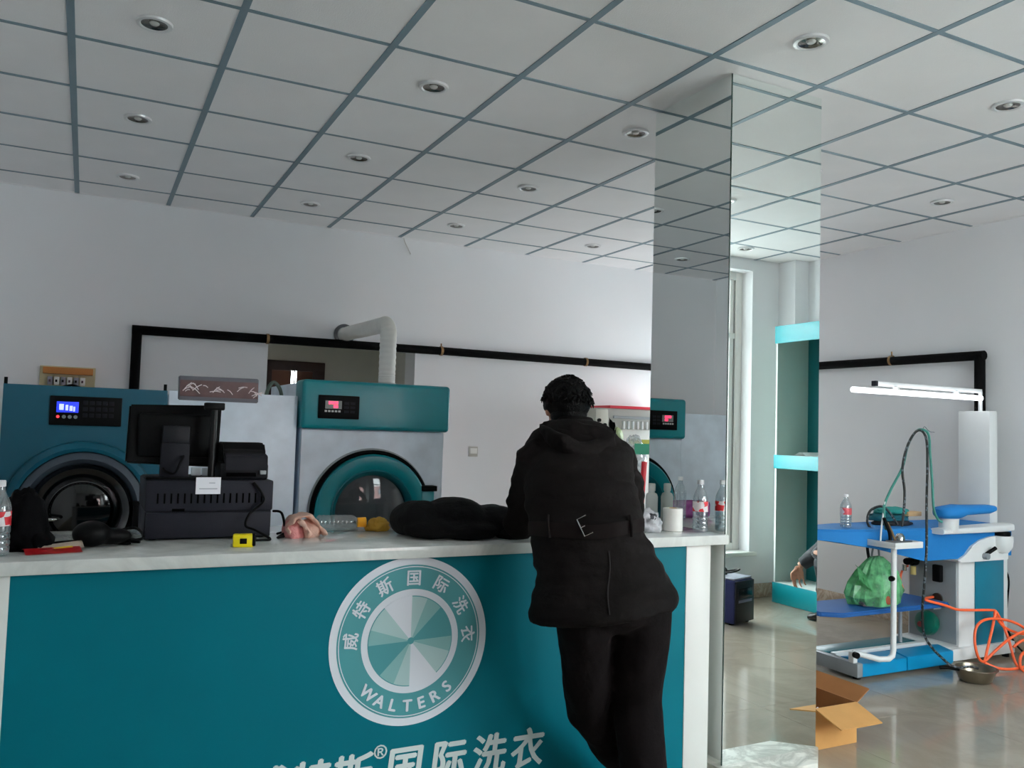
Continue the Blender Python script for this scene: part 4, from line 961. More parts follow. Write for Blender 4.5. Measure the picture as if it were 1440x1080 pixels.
# steam iron standing in the tray
ir = thing('steam_iron', 'chrome and black steam iron resting on the small stand tray', 'iron', (pb.x+.02, 3.40, zp+.016))
iz = zp+.0165
bm = bmesh.new(); so = [(pb.x-.07, 3.40), (pb.x-.02, 3.365), (pb.x+.09, 3.345), (pb.x+.09, 3.455), (pb.x-.02, 3.435)]
v0 = [bm.verts.new((x, y, iz)) for x, y in so]; v1 = [bm.verts.new((x, y, iz+.022)) for x, y in so]
bm.faces.new(v0[::-1]); bm.faces.new(v1)
for i in range(5): bm.faces.new((v0[i], v0[(i+1) % 5], v1[(i+1) % 5], v1[i]))
obj('sole', bm, chrome_m, ir)
lathe('steam_dome', [(.03, 0), (.028, .02), (.015, .035), (0, .038)], (pb.x+.05, 3.40, iz+.022), (0, 0, 1), chrome_m, ir, seg=20)
tube('handle', [(pb.x-.03, 3.40, iz+.022), (pb.x-.04, 3.40, iz+.07), (pb.x-.085, 3.40, iz+.15)], .010, black_m, ir, smooth=3)
tube('handle', [(pb.x+.02, 3.41, iz+.022), (pb.x-.01, 3.41, iz+.07), (pb.x-.045, 3.41, iz+.12)], .008, M('handle_wood', (110, 84, 52), .5), ir, smooth=3)
# hoses
ht = atY(1300, 603, 3.45)
def Py(px, py, Yd): p = atY(px, py, Yd); return (p.x, Yd, p.z)
tg = tube('steam_hose', [Py(1246, 745, 3.42), Py(1243, 715, 3.42), Py(1252, 690, 3.43), Py(1269, 657, 3.44), Py(1276, 628, 3.45), Py(1287, 608, 3.45), Py(1297, 604, 3.45), Py(1306, 612, 3.45), Py(1308, 640, 3.44), Py(1311, 680, 3.42), Py(1313, 715, 3.40), Py(1319, 730, 3.36), Py(1325, 734, 3.345)], .0075, M('hose_green', (52, 128, 116), .5, var=.1, scale=40), smooth=6)
tag(tg, 'green steam hose arching high above the ironing board', 'hose')
stripe = label_mat('braided_cord', (9, 10, 13), (96, 106, 116), 90, .72)
tag(tube('power_cord', [Py(1268, 740, 3.40), Py(1271, 720, 3.41), Py(1272, 690, 3.42), Py(1269, 660, 3.43), Py(1275, 630, 3.44), Py(1286, 609, 3.44), Py(1296, 606, 3.44), Py(1303, 620, 3.43), Py(1304, 660, 3.40), Py(1303, 710, 3.34), Py(1303, 770, 3.30), Py(1300, 820, 3.30), Py(1297, 860, 3.32), Py(1299, 890, 3.33), Py(1310, 910, 3.32), Py(1330, 930, 3.30)] + [(4.62, 3.27, .09), (4.70, 3.22, .095), (4.735, 3.20, .088)], .0075, stripe, smooth=6), 'black braided cord falling from the hose arch down to the metal pan', 'cord')
tag(tube('braided_loop', [Py(1262, 745, 3.56), Py(1250, 752, 3.56), Py(1232, 750, 3.58), Py(1220, 735, 3.60), Py(1224, 718, 3.60), Py(1240, 712, 3.60), Py(1252, 722, 3.58), Py(1262, 738, 3.54)], .0075, stripe, smooth=6), 'round loop of dark braided cord lying by the iron', 'cord')
tag(tube('support_wire', [Py(1297, 605, 3.45), Py(1300, 600, 3.45), Py(1304, 604, 3.45), Py(1308, 607, 3.46), Py(1314, 608, 3.46)], .0022, M('wire_grey', (110, 110, 116), .4), smooth=5, seg=6), 'thin grey wire hook at the top of the hose arch', 'wire')
# folded cloths on the board
fc = thing('folded_cloths', 'folded teal cloths stacked on the ironing board behind the iron', 'cloth', (4.5, 3.68, BZ+.012))
zt = BZ+.0115
q = Py(1262, 735, 3.68)
lump('cloth', (q[0]-.05, 3.68, zt), (.30, .18, .035), M('dark_cloth', (24, 26, 34), .9, var=.2), fc, seed=71, amp=.18)
lump('cloth', (q[0]-.06, 3.70, zt+.026), (.30, .17, .055), M('teal_cloth_dark', (0, 84, 96), .85, var=.12), fc, seed=72, amp=.2)
lump('cloth', (q[0]-.04, 3.69, zt+.07), (.27, .16, .04), M('teal_cloth', (20, 128, 122), .85, var=.12), fc, seed=73, amp=.2)
tag(box('wood_block', (q[0]+.0, q[0]+.125, 3.60, 3.66, zt+.058, zt+.086), M('pale_wood', (206, 166, 120), .6, var=.1), bev=.003), 'pale wooden block lying on the folded teal cloths', 'block')
q = atZ(1187, 741, BZ+.012)
bottle('water_bottle', 'clear water bottle with small red mark on the ironing board nose', (q.x-.02, q.y-.03, BZ+.0115), .20, .033, label_mat('pale_label', (226, 214, 220), (200, 80, 90), 22), fill=.55)
# green bag on the shelf, hung from the board
gb = thing('green_bag', 'translucent green plastic bag slumped on the lower blue shelf', 'bag', (4.33, 3.66, .402))
q0 = Py(1232, 815, 3.64)
bm = bmesh.new()
gm = clear('green_film', (205, 238, 212), .08, .62, (118, 196, 140), .25)
rng = random.Random(5); prof = [(0, .175, .115), (.05, .20, .12), (.11, .195, .11), (.17, .15, .085), (.22, .09, .05), (.255, .045, .03)]
rings = []
for kz, (zz, rx, ry) in enumerate(prof):
    ring = []
    for k in range(28):
        a = 2*PI*k/28; w_ = 1+.22*noise.noise(Vector((math.cos(a)*1.6, math.sin(a)*1.6, kz*.55)))+.10*(1 if k % 2 else -1)*(.3+.12*kz)
        ring.append(bm.verts.new((q0[0]+(-.02+.10*zz)+rx*w_*math.cos(a), 3.645+ry*w_*math.sin(a), .404+zz*1.1+.02*noise.noise(Vector((a, kz, 3))))))
    rings.append(ring)
for a, b in zip(rings, rings[1:]):
    for k in range(28): bm.faces.new((a[k], a[(k+1) % 28], b[(k+1) % 28], b[k]))
bm.faces.new(rings[0][::-1]); bm.faces.new(rings[-1])
for v in bm.verts: v.co.z = max(v.co.z, .4035)
obj('film', bm, gm, gb)
# left flap of the bag
sheet('flap', (q0[0]-.14, 3.60, .555), (.17, .02, -.11), (.08, .10, .07), .03, gm, gb, 7)
sheet('flap', (q0[0]+.10, 3.58, .50), (.16, .03, -.16), (.10, .04, .10), .025, gm, gb, 7)
tube('strap', [(q0[0]-.02, 3.66, .66), (q0[0]-.005, 3.66, .735), (q0[0]+.02, 3.66, .75), (q0[0]+.045, 3.66, .72), (q0[0]+.05, 3.66, .65)], .006, M('strap_grey', (120, 128, 128), .6), gb, smooth=5, seg=8)
tube('hanger_strap', [(q0[0]-.045, 3.66, .805), (q0[0]-.055, 3.66, .74), (q0[0]-.04, 3.66, .67)], .009, black_m, gb, smooth=4, seg=8)
lump('contents', (q0[0]-.10, 3.60, .4035), (.16, .10, .05), M('bag_contents', (110, 96, 104), .6, var=.3, scale=30), gb, seed=81, amp=.3)
lump('bun', (q0[0]-.025, 3.545, .415), (.06, .04, .055), M('brown_bun', (150, 70, 40), .6), gb, seed=82, amp=.1, sub=3)
# orange hose
oh = thing('air_hose', 'tangled orange air hose looped beside the ironing table', 'hose', (5.4, 3.3, 0))
def loop(c, r1, r2, tilt, n=22, ph=0, turns=1.0, dz=0, lean=0):
    pts = []
    for k in range(n+1):
        a = ph+2*PI*turns*k/n
        x = c[0]+r1*math.cos(a); u = r2*math.sin(a)
        pts.append((x, c[1]+u*math.sin(tilt)+lean*k/n, c[2]+u*math.cos(tilt)+dz*k/n))
    return pts
tube('hose_run', [Py(1270, 828, 3.90), Py(1266, 815, 3.92), Py(1270, 800, 3.92), Py(1279, 795, 3.90)], .007, orange_m, oh, smooth=6, seg=8)
tube('hose_run', [(gx-.01, 3.70, .39), Py(1300, 843, 3.50), Py(1328, 851, 3.47), Py(1345, 857, 3.46), Py(1365, 858, 3.45), Py(1394, 858, 3.45), Py(1402, 862, 3.44), Py(1412, 882, 3.42), Py(1420, 905, 3.38), Py(1428, 932, 3.34), Py(1440, 945, 3.28)], .0085, orange_m, oh, smooth=6, seg=8)
tube('hose_coil', [Py(1400, 860, 3.43), Py(1395, 885, 3.42), Py(1388, 915, 3.40), Py(1384, 930, 3.38), Py(1376, 925, 3.38), Py(1371, 905, 3.39), Py(1372, 885, 3.40), Py(1380, 874, 3.40), Py(1395, 870, 3.40), Py(1415, 872, 3.40), Py(1432, 878, 3.38), Py(1450, 890, 3.36)], .0085, orange_m, oh, smooth=6, seg=8)
tube('hose_coil', [Py(1386, 929, 3.38), Py(1400, 915, 3.36), Py(1420, 898, 3.34), Py(1440, 888, 3.32), Py(1462, 886, 3.30), Py(1470, 905, 3.30), Py(1455, 930, 3.28), Py(1430, 940, 3.28), Py(1405, 940, 3.32), Py(1385, 932, 3.37)], .0085, orange_m, oh, smooth=6, seg=8)
tube('hose_coil', [Py(1425, 910, 3.30), Py(1440, 900, 3.28), Py(1460, 905, 3.26), Py(1465, 930, 3.26), Py(1450, 945, 3.25), Py(1436, 940, 3.26), Py(1436, 922, 3.27), Py(1450, 915, 3.27), Py(1475, 935, 3.25)], .0085, orange_m, oh, smooth=6, seg=8)
tube('hose_coil', [Py(1398, 862, 3.44), Py(1410, 880, 3.42), Py(1430, 890, 3.40), Py(1455, 895, 3.38), Py(1475, 915, 3.36), Py(1460, 940, 3.30), Py(1440, 948, 3.26)], .0085, orange_m, oh, smooth=6, seg=8)
# metal pan on the floor
q = atZ(1385, 962, 0)
pan_m = M('worn_steel', (150, 140, 124), .28, .9, var=.15, scale=12)
bw = thing('metal_pan', 'small dented steel pan standing on the floor before the ironing table', 'pan', (q.x, q.y+.06, 0))
lathe('bowl', [(0, .002), (.075, .002), (.088, .01), (.112, .075), (.124, .079), (.124, .082), (.108, .079), (.084, .014), (0, .008)], (q.x, q.y+.06, 0), (0, 0, 1), pan_m, bw, seg=36)
tube('handle', [(q.x-.105, q.y+.09, .072), (q.x-.16, q.y+.12, .08), (q.x-.20, q.y+.145, .078)], [.010, .009, .011], black_m, bw, seg=10)
# wall cable behind the table
cable('black cable hanging in a bow between table and right wall', [(5.50, 3.70, .74), (5.56, 3.66, .70), (5.61, 3.60, .56), (5.62, 3.58, .48), (5.57, 3.56, .34), (5.55, 3.56, .22), (5.60, 3.54, .10), (5.66, 3.5, .02), (5.67, 3.4, .008)], .006)
# open carton by the pillar
cb = thing('cardboard_box', 'open brown cardboard box with flaps spread beside the pillar', 'box', (3.14, 2.97, 0))
kx0, kx1, ky0, ky1, kh = 2.998, 3.262, 2.80, 3.16, .185
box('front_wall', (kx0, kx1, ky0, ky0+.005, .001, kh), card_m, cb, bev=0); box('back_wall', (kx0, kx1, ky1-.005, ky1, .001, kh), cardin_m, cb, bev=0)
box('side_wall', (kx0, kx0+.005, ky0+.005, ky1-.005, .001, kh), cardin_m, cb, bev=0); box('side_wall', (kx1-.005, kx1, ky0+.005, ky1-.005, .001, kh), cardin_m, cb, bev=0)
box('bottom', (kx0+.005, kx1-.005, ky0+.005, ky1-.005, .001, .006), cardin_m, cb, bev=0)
def flap(name, p0, p1, off, mat):
    p0, p1, off = Vector(p0), Vector(p1), Vector(off); n_ = (p1-p0).cross(off).normalized()*.005
    sk_ = (p1-p0)*.02
    bm = bmesh.new(); q4 = [p0, p1, p1+off-sk_, p0+off+sk_]; a = [bm.verts.new(v) for v in q4]; b = [bm.verts.new(v+n_) for v in q4]
    bm.faces.new(a); bm.faces.new(b[::-1])
    for i in range(4): bm.faces.new((a[i], a[(i+1) % 4], b[(i+1) % 4], b[i]))
    return obj(name, bm, mat, cb)
flap('flap', (kx0, ky0, kh), (kx1, ky0, kh), (-.03, -.17, -.035), card_m)
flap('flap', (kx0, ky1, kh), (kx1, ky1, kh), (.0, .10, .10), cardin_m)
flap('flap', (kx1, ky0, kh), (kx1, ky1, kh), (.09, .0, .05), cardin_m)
fm = M('white_foam', (226, 224, 226), .8, var=.05)
for k, (dx, dy, s_, lb) in enumerate(((.07, .16, .11, 'larger white foam lump inside the open carton, against the pillar side'), (.17, .13, .085, 'smaller white foam lump inside the carton, behind its front flap'))):
    tag(lump('foam_chunk', (kx0+dx, ky0+dy, .0065), (s_, s_*.9, s_*1.45), fm, seed=90+k, amp=.25, sub=3), lb, 'packing', 'foam pieces in the carton')

# ------------------------------------------------------------------ man leaning on the counter
skin_m = M('skin', (198, 146, 120), .55, var=.05, scale=20)
hair_m = M('black_hair', (5, 5, 5), .6, var=.3, scale=60, bump=.5, bscale=180, spec=.15)
jacket_m = M('dark_brown_jacket', (18, 13, 12), .8, var=.14, scale=9, bump=.3, bscale=45, spec=.15)
trouser_m = M('dark_trousers', (17, 11, 12), .85, var=.1, scale=10, bump=.2, bscale=60, spec=.12)
shoe_m = M('black_shoe', (18, 16, 16), .4)
def P3(px, py, Yd): return atY(px, py, Yd)
FWD = Vector((.50, .866, 0)); RGT = Vector((.866, -.50, 0)); UP = Vector((0, 0, 1))
def addhand(bm, wrist, fdir, side, down, curl=.35, s=1.0):
    """palm and five fingers; fdir = finger direction, side = towards the thumb, down = palm normal"""
    f, t, d = Vector(fdir).normalized(), Vector(side).normalized(), Vector(down).normalized()
    wrist = Vector(wrist)
    addloft(bm, [(wrist, t*.026*s, d*.020*s), (wrist+f*.03*s, t*.036*s, d*.018*s), (wrist+f*.085*s, t*.042*s, d*.014*s), (wrist+f*.098*s, t*.038*s, d*.011*s)], 16)
    for k, L_ in enumerate((.072, .08, .075, .058)):
        b0 = wrist+f*.088*s+t*(.034-.0225*k)*s; L_ *= s; f = (Vector(fdir).normalized()+t*(.12-.08*k)).normalized()
        c1 = b0+(f+d*curl*.4).normalized()*L_*.45; c2 = c1+(f+d*curl*1.3).normalized()*L_*.32; c3 = c2+(f+d*curl*2.4).normalized()*L_*.25
        addtube(bm, [b0-f*.015*s, b0, c1, c2, c3], [.0085*s, .0085*s, .008*s, .0075*s, .006*s], 8)
    b0 = wrist+f*.03*s+t*.028*s; c1 = b0+(f*.7+t*.7).normalized()*.042*s; c2 = c1+(f*.95+t*.2+d*.2).normalized()*.032*s; c3 = c2+f*.018*s
    addtube(bm, [b0-t*.015*s, b0, c1, c2, c3], [.014*s, .0135*s, .0115*s, .0105*s, .007*s], 8)
def limbsec(bm, pts, rads, n=18):
    V = [Vector(p) for p in pts]; secs = []
    for i, (p, r) in enumerate(zip(V, rads)):
        t = (V[min(i+1, len(V)-1)]-V[max(i-1, 0)]).normalized(); x, y = frame_of(t); secs.append((p, x*r, y*r))
    addloft(bm, secs, n)
# joints, placed from the picture and the counter he leans on
hem = P3(846, 858, 2.38); hip = P3(850, 815, 2.40); waist = P3(826, 742, 2.46); mid = P3(815, 680, 2.55); chest = P3(812, 632, 2.65)
neck = P3(808, 598, 2.74); headc = P3(796, 570, 2.80)
shl = P3(757, 630, 2.66); shr = P3(866, 634, 2.62)
ell = Vector((1.475, 2.80, CT+.062)); elr = P3(893, 722, 2.62); elr.z = CT+.075; elr.y = 2.72; elr.x = 1.90
hal = Vector((1.62, 3.06, CT+.045)); har = Vector((1.86, 3.02, CT+.048))
kl = P3(826, 1000, 2.52); kr = P3(897, 985, 2.40)
al = Vector((1.93, 2.60, .10)); ar = Vector((1.715, 2.31, .10))
man = bpy.data.objects.new('person', None)
bm = bmesh.new()
# trunk, neck, head under the clothes
addloft(bm, [(hip+UP*.04, RGT*.14, FWD*.10), (waist, RGT*.14, FWD*.09), (mid, RGT*.15, FWD*.09), (chest, RGT*.17, FWD*.09), (lerp(chest, neck, .6), RGT*.09, FWD*.07), (neck, RGT*.058, FWD*.06), (lerp(neck, headc, .6), RGT*.056, FWD*.06)], 24)
hr = Matrix((RGT, FWD, UP)).transposed()
HF = (FWD*.95-RGT*.32).normalized(); HR = Vector((HF.y, -HF.x, 0)); hrot = Matrix((HR, HF, UP)).transposed()
addball(bm, headc+UP*.005, (.074, .092, .105), 3, hrot); addball(bm, headc+HF*.03-UP*.065, (.055, .065, .055), 3, hrot)
addball(bm, headc+HF*.098-UP*.02, (.013, .02, .022), 2, hrot)                      # nose
addball(bm, headc+HF*.088-UP*.058, (.024, .012, .008), 2, hrot)                    # lips
for s in (-1, 1):
    addball(bm, headc+HR*s*.076-UP*.015-HF*.004, (.009, .019, .032), 2, hrot)      # ears
    addball(bm, headc+HF*.086+HR*s*.031+UP*.004, (.012, .008, .007), 2, hrot)      # eyes' lids
limbsec(bm, [lerp(hip, hem, .3)-RGT*.07+UP*.05, kl, lerp(kl, al, .45), al], [.075, .055, .05, .036]); limbsec(bm, [lerp(hip, hem, .3)+RGT*.125+UP*.05, kr, lerp(kr, ar, .45), ar], [.06, .05, .05, .036])
limbsec(bm, [shl, ell, hal], [.05, .04, .026]); limbsec(bm, [shr, elr, har], [.05, .04, .026])
addhand(bm, hal, (.55, .75, -.05), (.75, -.4, .2), (0, 0, -1), .3); addhand(bm, har, (-.75, .55, -.02), (-.4, -.75, .2), (0, 0, -1), .3)
per = remeshed('person', bm, skin_m, None, .006, 3)
tag(per, 'man in dark brown hooded coat leaning on the counter, seen from behind', 'person')
# coat
bm = bmesh.new()
dn = lambda a, b: (b-a).normalized()
addloft(bm, [(hem-UP*.016, RGT*.243+UP*.035, FWD*.160), (hem+UP*.004, RGT*.248+UP*.03, FWD*.165), (lerp(hem, hip, .5), RGT*.240+UP*.02, FWD*.162), (hip, RGT*.228, FWD*.155), (lerp(hip, waist, .6), RGT*.205, FWD*.142), (waist, RGT*.196, (FWD*.9-UP*.3)*.135),
             (lerp(waist, mid, .5), RGT*.203, (FWD*.85-UP*.4)*.138), (mid, RGT*.205, (FWD*.8-UP*.5)*.14), (chest, RGT*.198, (FWD*.7-UP*.55)*.13), (lerp(chest, neck, .45), RGT*.158, (FWD*.7-UP*.55)*.11), (lerp(chest, neck, .85), RGT*.095, (FWD*.8-UP*.4)*.085), (neck+UP*.005, RGT*.08, (FWD*.9-UP*.2)*.078)], 32, 2.2)
limbsec(bm, [shl-UP*.01+RGT*.03, shl-RGT*.005-UP*.045, lerp(shl, ell, .5)-RGT*.005, ell+UP*.0, lerp(ell, hal, .5)+UP*.012, lerp(ell, hal, .86)+UP*.01], [.072, .082, .074, .068, .060, .048])
limbsec(bm, [shr-UP*.005-RGT*.03, shr-UP*.04+RGT*.0, lerp(shr, elr, .5)+RGT*.012, elr+RGT*.0, lerp(elr, har, .5)+UP*.012, lerp(elr, har, .86)+UP*.01], [.072, .080, .074, .066, .060, .048])
addloft(bm, [(lerp(chest, neck, .6), RGT*.105, FWD*.095), (neck+UP*.012, RGT*.080, FWD*.085), (neck+UP*.035+FWD*.012, RGT*.074, FWD*.08)], 24)
remeshed('coat', bm, jacket_m, per, .0085, 3, wrinkle=.013, wfreq=7, seed=2, stretch=(.7, .7, 2.0))
bm = bmesh.new()
addloft(bm, [(P3(757, 602, 2.70), UP*.022, FWD*.03), (P3(770, 612, 2.62), UP*.036, FWD*.042), (P3(790, 628, 2.56), UP*.05, FWD*.05), (P3(815, 642, 2.52), UP*.056, FWD*.055), (P3(842, 641, 2.51), UP*.056, FWD*.055), (P3(864, 625, 2.53), UP*.046, FWD*.05), (P3(866, 606, 2.60), UP*.034, FWD*.04), (P3(856, 594, 2.68), UP*.022, FWD*.03)], 18)
addloft(bm, [(P3(772, 597, 2.70), RGT*.035, UP*.018), (P3(800, 602, 2.63), RGT*.075, UP*.03), (P3(822, 612, 2.57), RGT*.105, UP*.045), (P3(830, 626, 2.535), RGT*.10, UP*.045), (P3(832, 640, 2.52), RGT*.07, UP*.03)], 18)
remeshed('hood', bm, jacket_m, per, .008, 2, wrinkle=.007, wfreq=13, seed=5)
# trousers
bm = bmesh.new()
pel = lerp(hip, hem, .5)
addloft(bm, [(pel+UP*.08, RGT*.17, FWD*.12), (pel-UP*.02, RGT*.185, FWD*.13), (pel-UP*.08, RGT*.17, FWD*.115), (pel-UP*.12, RGT*.09, FWD*.07)], 24)
tl = P3(822, 885, 2.40); tr_ = P3(902, 880, 2.36)
limbsec(bm, [tl+UP*.1, tl, lerp(tl, kl, .6), kl, lerp(kl, al, .35), lerp(kl, al, .7), al-UP*.03], [.10, .096, .086, .078, .080, .074, .072])
limbsec(bm, [tr_+UP*.1, tr_, lerp(tr_, kr, .6), kr, lerp(kr, ar, .35), lerp(kr, ar, .7), ar-UP*.03], [.10, .096, .090, .084, .082, .080, .080])
remeshed('trousers', bm, trouser_m, per, .010, 3, wrinkle=.008, wfreq=9, seed=6, stretch=(1, 1, .7))
# hair cap with tousled outline
bm = bmesh.new()
addball(bm, headc+UP*.020-HF*.006, (.092, .105, .093), 4, hrot); addball(bm, headc-HF*.030-UP*.035, (.072, .068, .072), 3, hrot)
for v in bm.verts:
    d_ = (v.co-headc)
    v.co += d_.normalized()*.006*(noise.noise(v.co*30)+.5*noise.noise(v.co*70))
bmesh.ops.bisect_plane(bm, geom=bm.verts[:]+bm.edges[:]+bm.faces[:], plane_co=headc-UP*.018+HF*.02, plane_no=(HF*.82-UP*.57).normalized(), clear_outer=True)
hr_ = obj('hair', bm, hair_m, per, smooth=True)
rng = random.Random(9); bm = bmesh.new()
for k in range(330):
    a = rng.uniform(0, 2*PI); e_ = rng.uniform(.0, 1.5)
    dv = hrot @ Vector((math.cos(a)*math.cos(e_), math.sin(a)*math.cos(e_), math.sin(e_)))
    if dv.dot(HF) > .55 and e_ < .6: continue
    b0 = headc+UP*.020-HF*.006+Vector((dv.x*.090, dv.y*.098, dv.z*.090)); tang = (UP.cross(dv)*rng.uniform(-1, 1)-UP*.6*(1-e_/1.5)-HF*.2).normalized()
    addtube(bm, [b0-dv*.006, b0+dv*.006+tang*.014, b0+dv*.009+tang*.034], [.0055, .0045, .001], 4)
obj('hair_tufts', bm, hair_m, per, smooth=True)
# shoes
for a_, f_ in ((al, FWD), (ar, FWD)):
    bm = bmesh.new(); g_ = Vector((a_.x, a_.y, 0)); s_ = Vector((f_.y, -f_.x, 0))
    addloft(bm, [(g_-f_*.075+UP*.035, s_*.03, UP*.033), (g_-f_*.04+UP*.05, s_*.038, UP*.048), (g_+f_*.04+UP*.045, s_*.042, UP*.043), (g_+f_*.13+UP*.03, s_*.048, UP*.028), (g_+f_*.185+UP*.022, s_*.03, UP*.02)], 18, 2.4)
    remeshed('shoe', bm, shoe_m, per, .007, 3)
def face(par, hc, hf, hr_, rot):
    ew = M('eye_white', (232, 228, 222), .3); ei = M('eye_dark', (24, 16, 14), .2)
    for s in (-1, 1):
        bm = bmesh.new(); addball(bm, hc+hf*.082+hr_*s*.031+UP*.004, (.013, .011, .009), 3, rot); e1 = obj('eye', bm, ew, par, smooth=True)
        bm = bmesh.new(); addball(bm, hc+hf*.0905+hr_*s*.031+UP*.004, (.0055, .004, .0055), 2, rot); obj('iris', bm, ei, e1, smooth=True)
        bm = bmesh.new(); addtube(bm, [hc+hf*.088+hr_*s*.014+UP*.022, hc+hf*.089+hr_*s*.032+UP*.027, hc+hf*.076+hr_*s*.050+UP*.021], [.003, .0042, .002], 6); obj('eyebrow', bm, hair_m, par, smooth=True)
    bm = bmesh.new(); addball(bm, hc+hf*.092-UP*.056, (.021, .009, .0055), 2, rot); obj('lips', bm, M('lip_red', (160, 92, 84), .5), par, smooth=True)
face(per, headc, HF, HR, hrot)
# belt, loops, buckle across the back of the coat
def back_pt(px, py, guess): return P3(px, py, guess)
camdir = (O-waist).normalized()
def on_coat(px, py, out=.004):
    d_ = ray(px, py).normalized(); ok_, loc_, n_, i_ = coat_bvh.ray_cast(O, d_)[0:1] + coat_bvh.ray_cast(O, d_)[0:0] if 0 else (None,)*4
    h_ = coat_bvh.ray_cast(O, d_)
    return (h_[0]+h_[1]*out, h_[1]) if h_[0] is not None else (None, None)
from mathutils.bvhtree import BVHTree
cme = [c for c in bpy.data.objects if c.parent == per and c.name.startswith('coat')][0]
coat_bvh = BVHTree.FromPolygons([v.co[:] for v in cme.data.vertices], [p.vertices[:] for p in cme.data.polygons])
bm = bmesh.new(); cols = []
for k in range(41):
    px = 742+ (911-742)*k/40; t = k/40
    yc = 742+6*math.sin(PI*t)-10*max(0, t-.55)
    colv = []
    for dy_ in (-10, -5, 0, 5, 10):
        p_, n_ = on_coat(px, yc+dy_, .011)
        colv.append((p_, n_))
    if all(c[0] is not None for c in colv): cols.append(colv)
vs = [[bm.verts.new(c[0]) for c in cv] for cv in cols]
for a, b in zip(vs, vs[1:]):
    for k in range(4): bm.faces.new((a[k], a[k+1], b[k+1], b[k]))
bmesh.ops.solidify(bm, geom=bm.faces[:], thickness=-.011)
bmesh.ops.smooth_vert(bm, verts=bm.verts[:], factor=.4, use_axis_x=True, use_axis_y=True, use_axis_z=True)
belt = obj('belt', bm, M('belt_brown', (33, 24, 23), .7, var=.1, spec=.2), per, smooth=True, angle=40)
bk = []
for px, py in ((813, 733), (824, 729), (833, 749), (822, 753)):
    p_, n_ = on_coat(px, py, .017); bk.append(p_)
tube('buckle', [bk[1], bk[0], bk[3], bk[2]], .0026, chrome_m, belt, seg=8)
p_, n_ = on_coat(823, 741, .019); tube('buckle_prong', [lerp(bk[0], bk[3], .5), p_], .002, chrome_m, belt, seg=8)
for px in (883, 772):
    a_, n_ = on_coat(px, 727, .013); b_, n2_ = on_coat(px+3, 756, .013)
    if a_ is not None and b_ is not None: tube('belt_loop', [a_, lerp(a_, b_, .5)+n_*.006, b_], .006, jacket_m, belt, seg=8)
sm_pts = [on_coat(856+8*math.sin(k*.7)*.2, 775+k*9, .0015)[0] for k in range(11)]
sm_pts = [p for p in sm_pts if p is not None]
if len(sm_pts) > 2: tube('back_seam', sm_pts, .0022, M('seam_dark', (24, 17, 17), .8), cme, seg=6)

# ------------------------------------------------------------------ fitted shelf unit seen in the mirror
su = thing('wall_shelf_unit', 'open wall shelf unit with teal fascia bands reflected in the pillar mirror', 'shelf unit', (5.52, 1.3, 0))
ux0, ux1, uy0, uy1 = 5.33, 5.708, .105, 2.4
pale_m = M('shelf_pale_green', (180, 196, 188), .5, var=.02); band_m = M('fascia_teal', (0, 138, 148), .35, var=.03)
box('end_panel', (ux0+.004, ux1, uy0, uy0+.018, .0, 2.37), pale_m, su, bev=.001); box('end_panel', (ux0+.004, ux1, uy1-.018, uy1, 0, 2.37), pale_m, su, bev=.001)
box('back_panel', (ux1-.014, ux1, uy0+.018, uy1-.018, 0, 2.37), M('back_teal', (0, 104, 110), .5, var=.04), su, bev=0)
box('divider', (ux0+.006, ux1-.014, 1.24, 1.258, .16, 2.3), pale_m, su, bev=.001)
box('edge_band', (ux0, ux0+.004, uy0, uy0+.018, .16, 2.24), M('edge_white', (240, 244, 240), .3), su, bev=0)
for z0, z1 in ((.0, .17), (1.14, 1.255), (2.22, 2.37)): box('fascia', (ux0-.012, ux0+.004, uy0-.004, uy1, z0+(.0 if z0 else .002), z1), band_m, su, bev=.002)
for z in (.155, 1.238, 2.33): box('shelf_board', (ux0+.004, ux1-.014, uy0+.018, uy1-.018, z, z+.016), M('shelf_white', (232, 236, 232), .4), su, bev=.001)
tag(sheet('paper_sheet', (5.55, .30, 1.2545), (.22, .03, .0), (0, .16, .0), .03, M('paper_bright', (240, 240, 238), .7)  , None), 'white curled paper lying on the middle shelf of the teal unit', 'paper')

# blue machine case on the floor by the window
bc = thing('blue_machine_case', 'dark blue portable machine case on the floor under the window', 'machine case', (4.414, .468, 0), math.radians(74))
navy_m = M('case_navy', (28, 36, 92), .45, var=.06); 
loc_box(bc, 'body', (-.22, .22, -.13, .13, .012, .33), navy_m, .012)
loc_box(bc, 'top_plate', (-.21, .21, -.125, .125, .33, .345), M('case_grey_top', (150, 152, 168), .4), .006)
loc_box(bc, 'front_panel', (.218, .232, -.125, .125, .02, .325), M('case_black', (24, 24, 30), .4), .006)
loc_box(bc, 'display_strip', (.230, .236, -.09, .09, .20, .27), M('strip_dark', (8, 8, 12), .2), .002)
loc_box(bc, 'label_strip', (.230, .235, -.09, .09, .165, .185), M('strip_pale', (120, 120, 140), .4), .001)
for x in (-.18, .18):
    for y in (-.1, .1): loc_box(bc, 'foot', (x-.015, x+.015, y-.015, y+.015, 0, .014), rubber_m, .002)
mw = wmat(bc)
def lp(x, y, z): return mw @ Vector((x, y, z))
tube('handle', [lp(-.10, 0, .345), lp(-.09, 0, .39), lp(.05, 0, .39), lp(.06, 0, .345)], .011, black_m, bc, smooth=4)
tube('cable_loop', [lp(.02, -.03, .36), lp(.10, -.05, .38), (lp(.18, 0, .40)), lp(.15, .05, .38), lp(.05, .04, .36)], .007, black_m, bc, smooth=5)

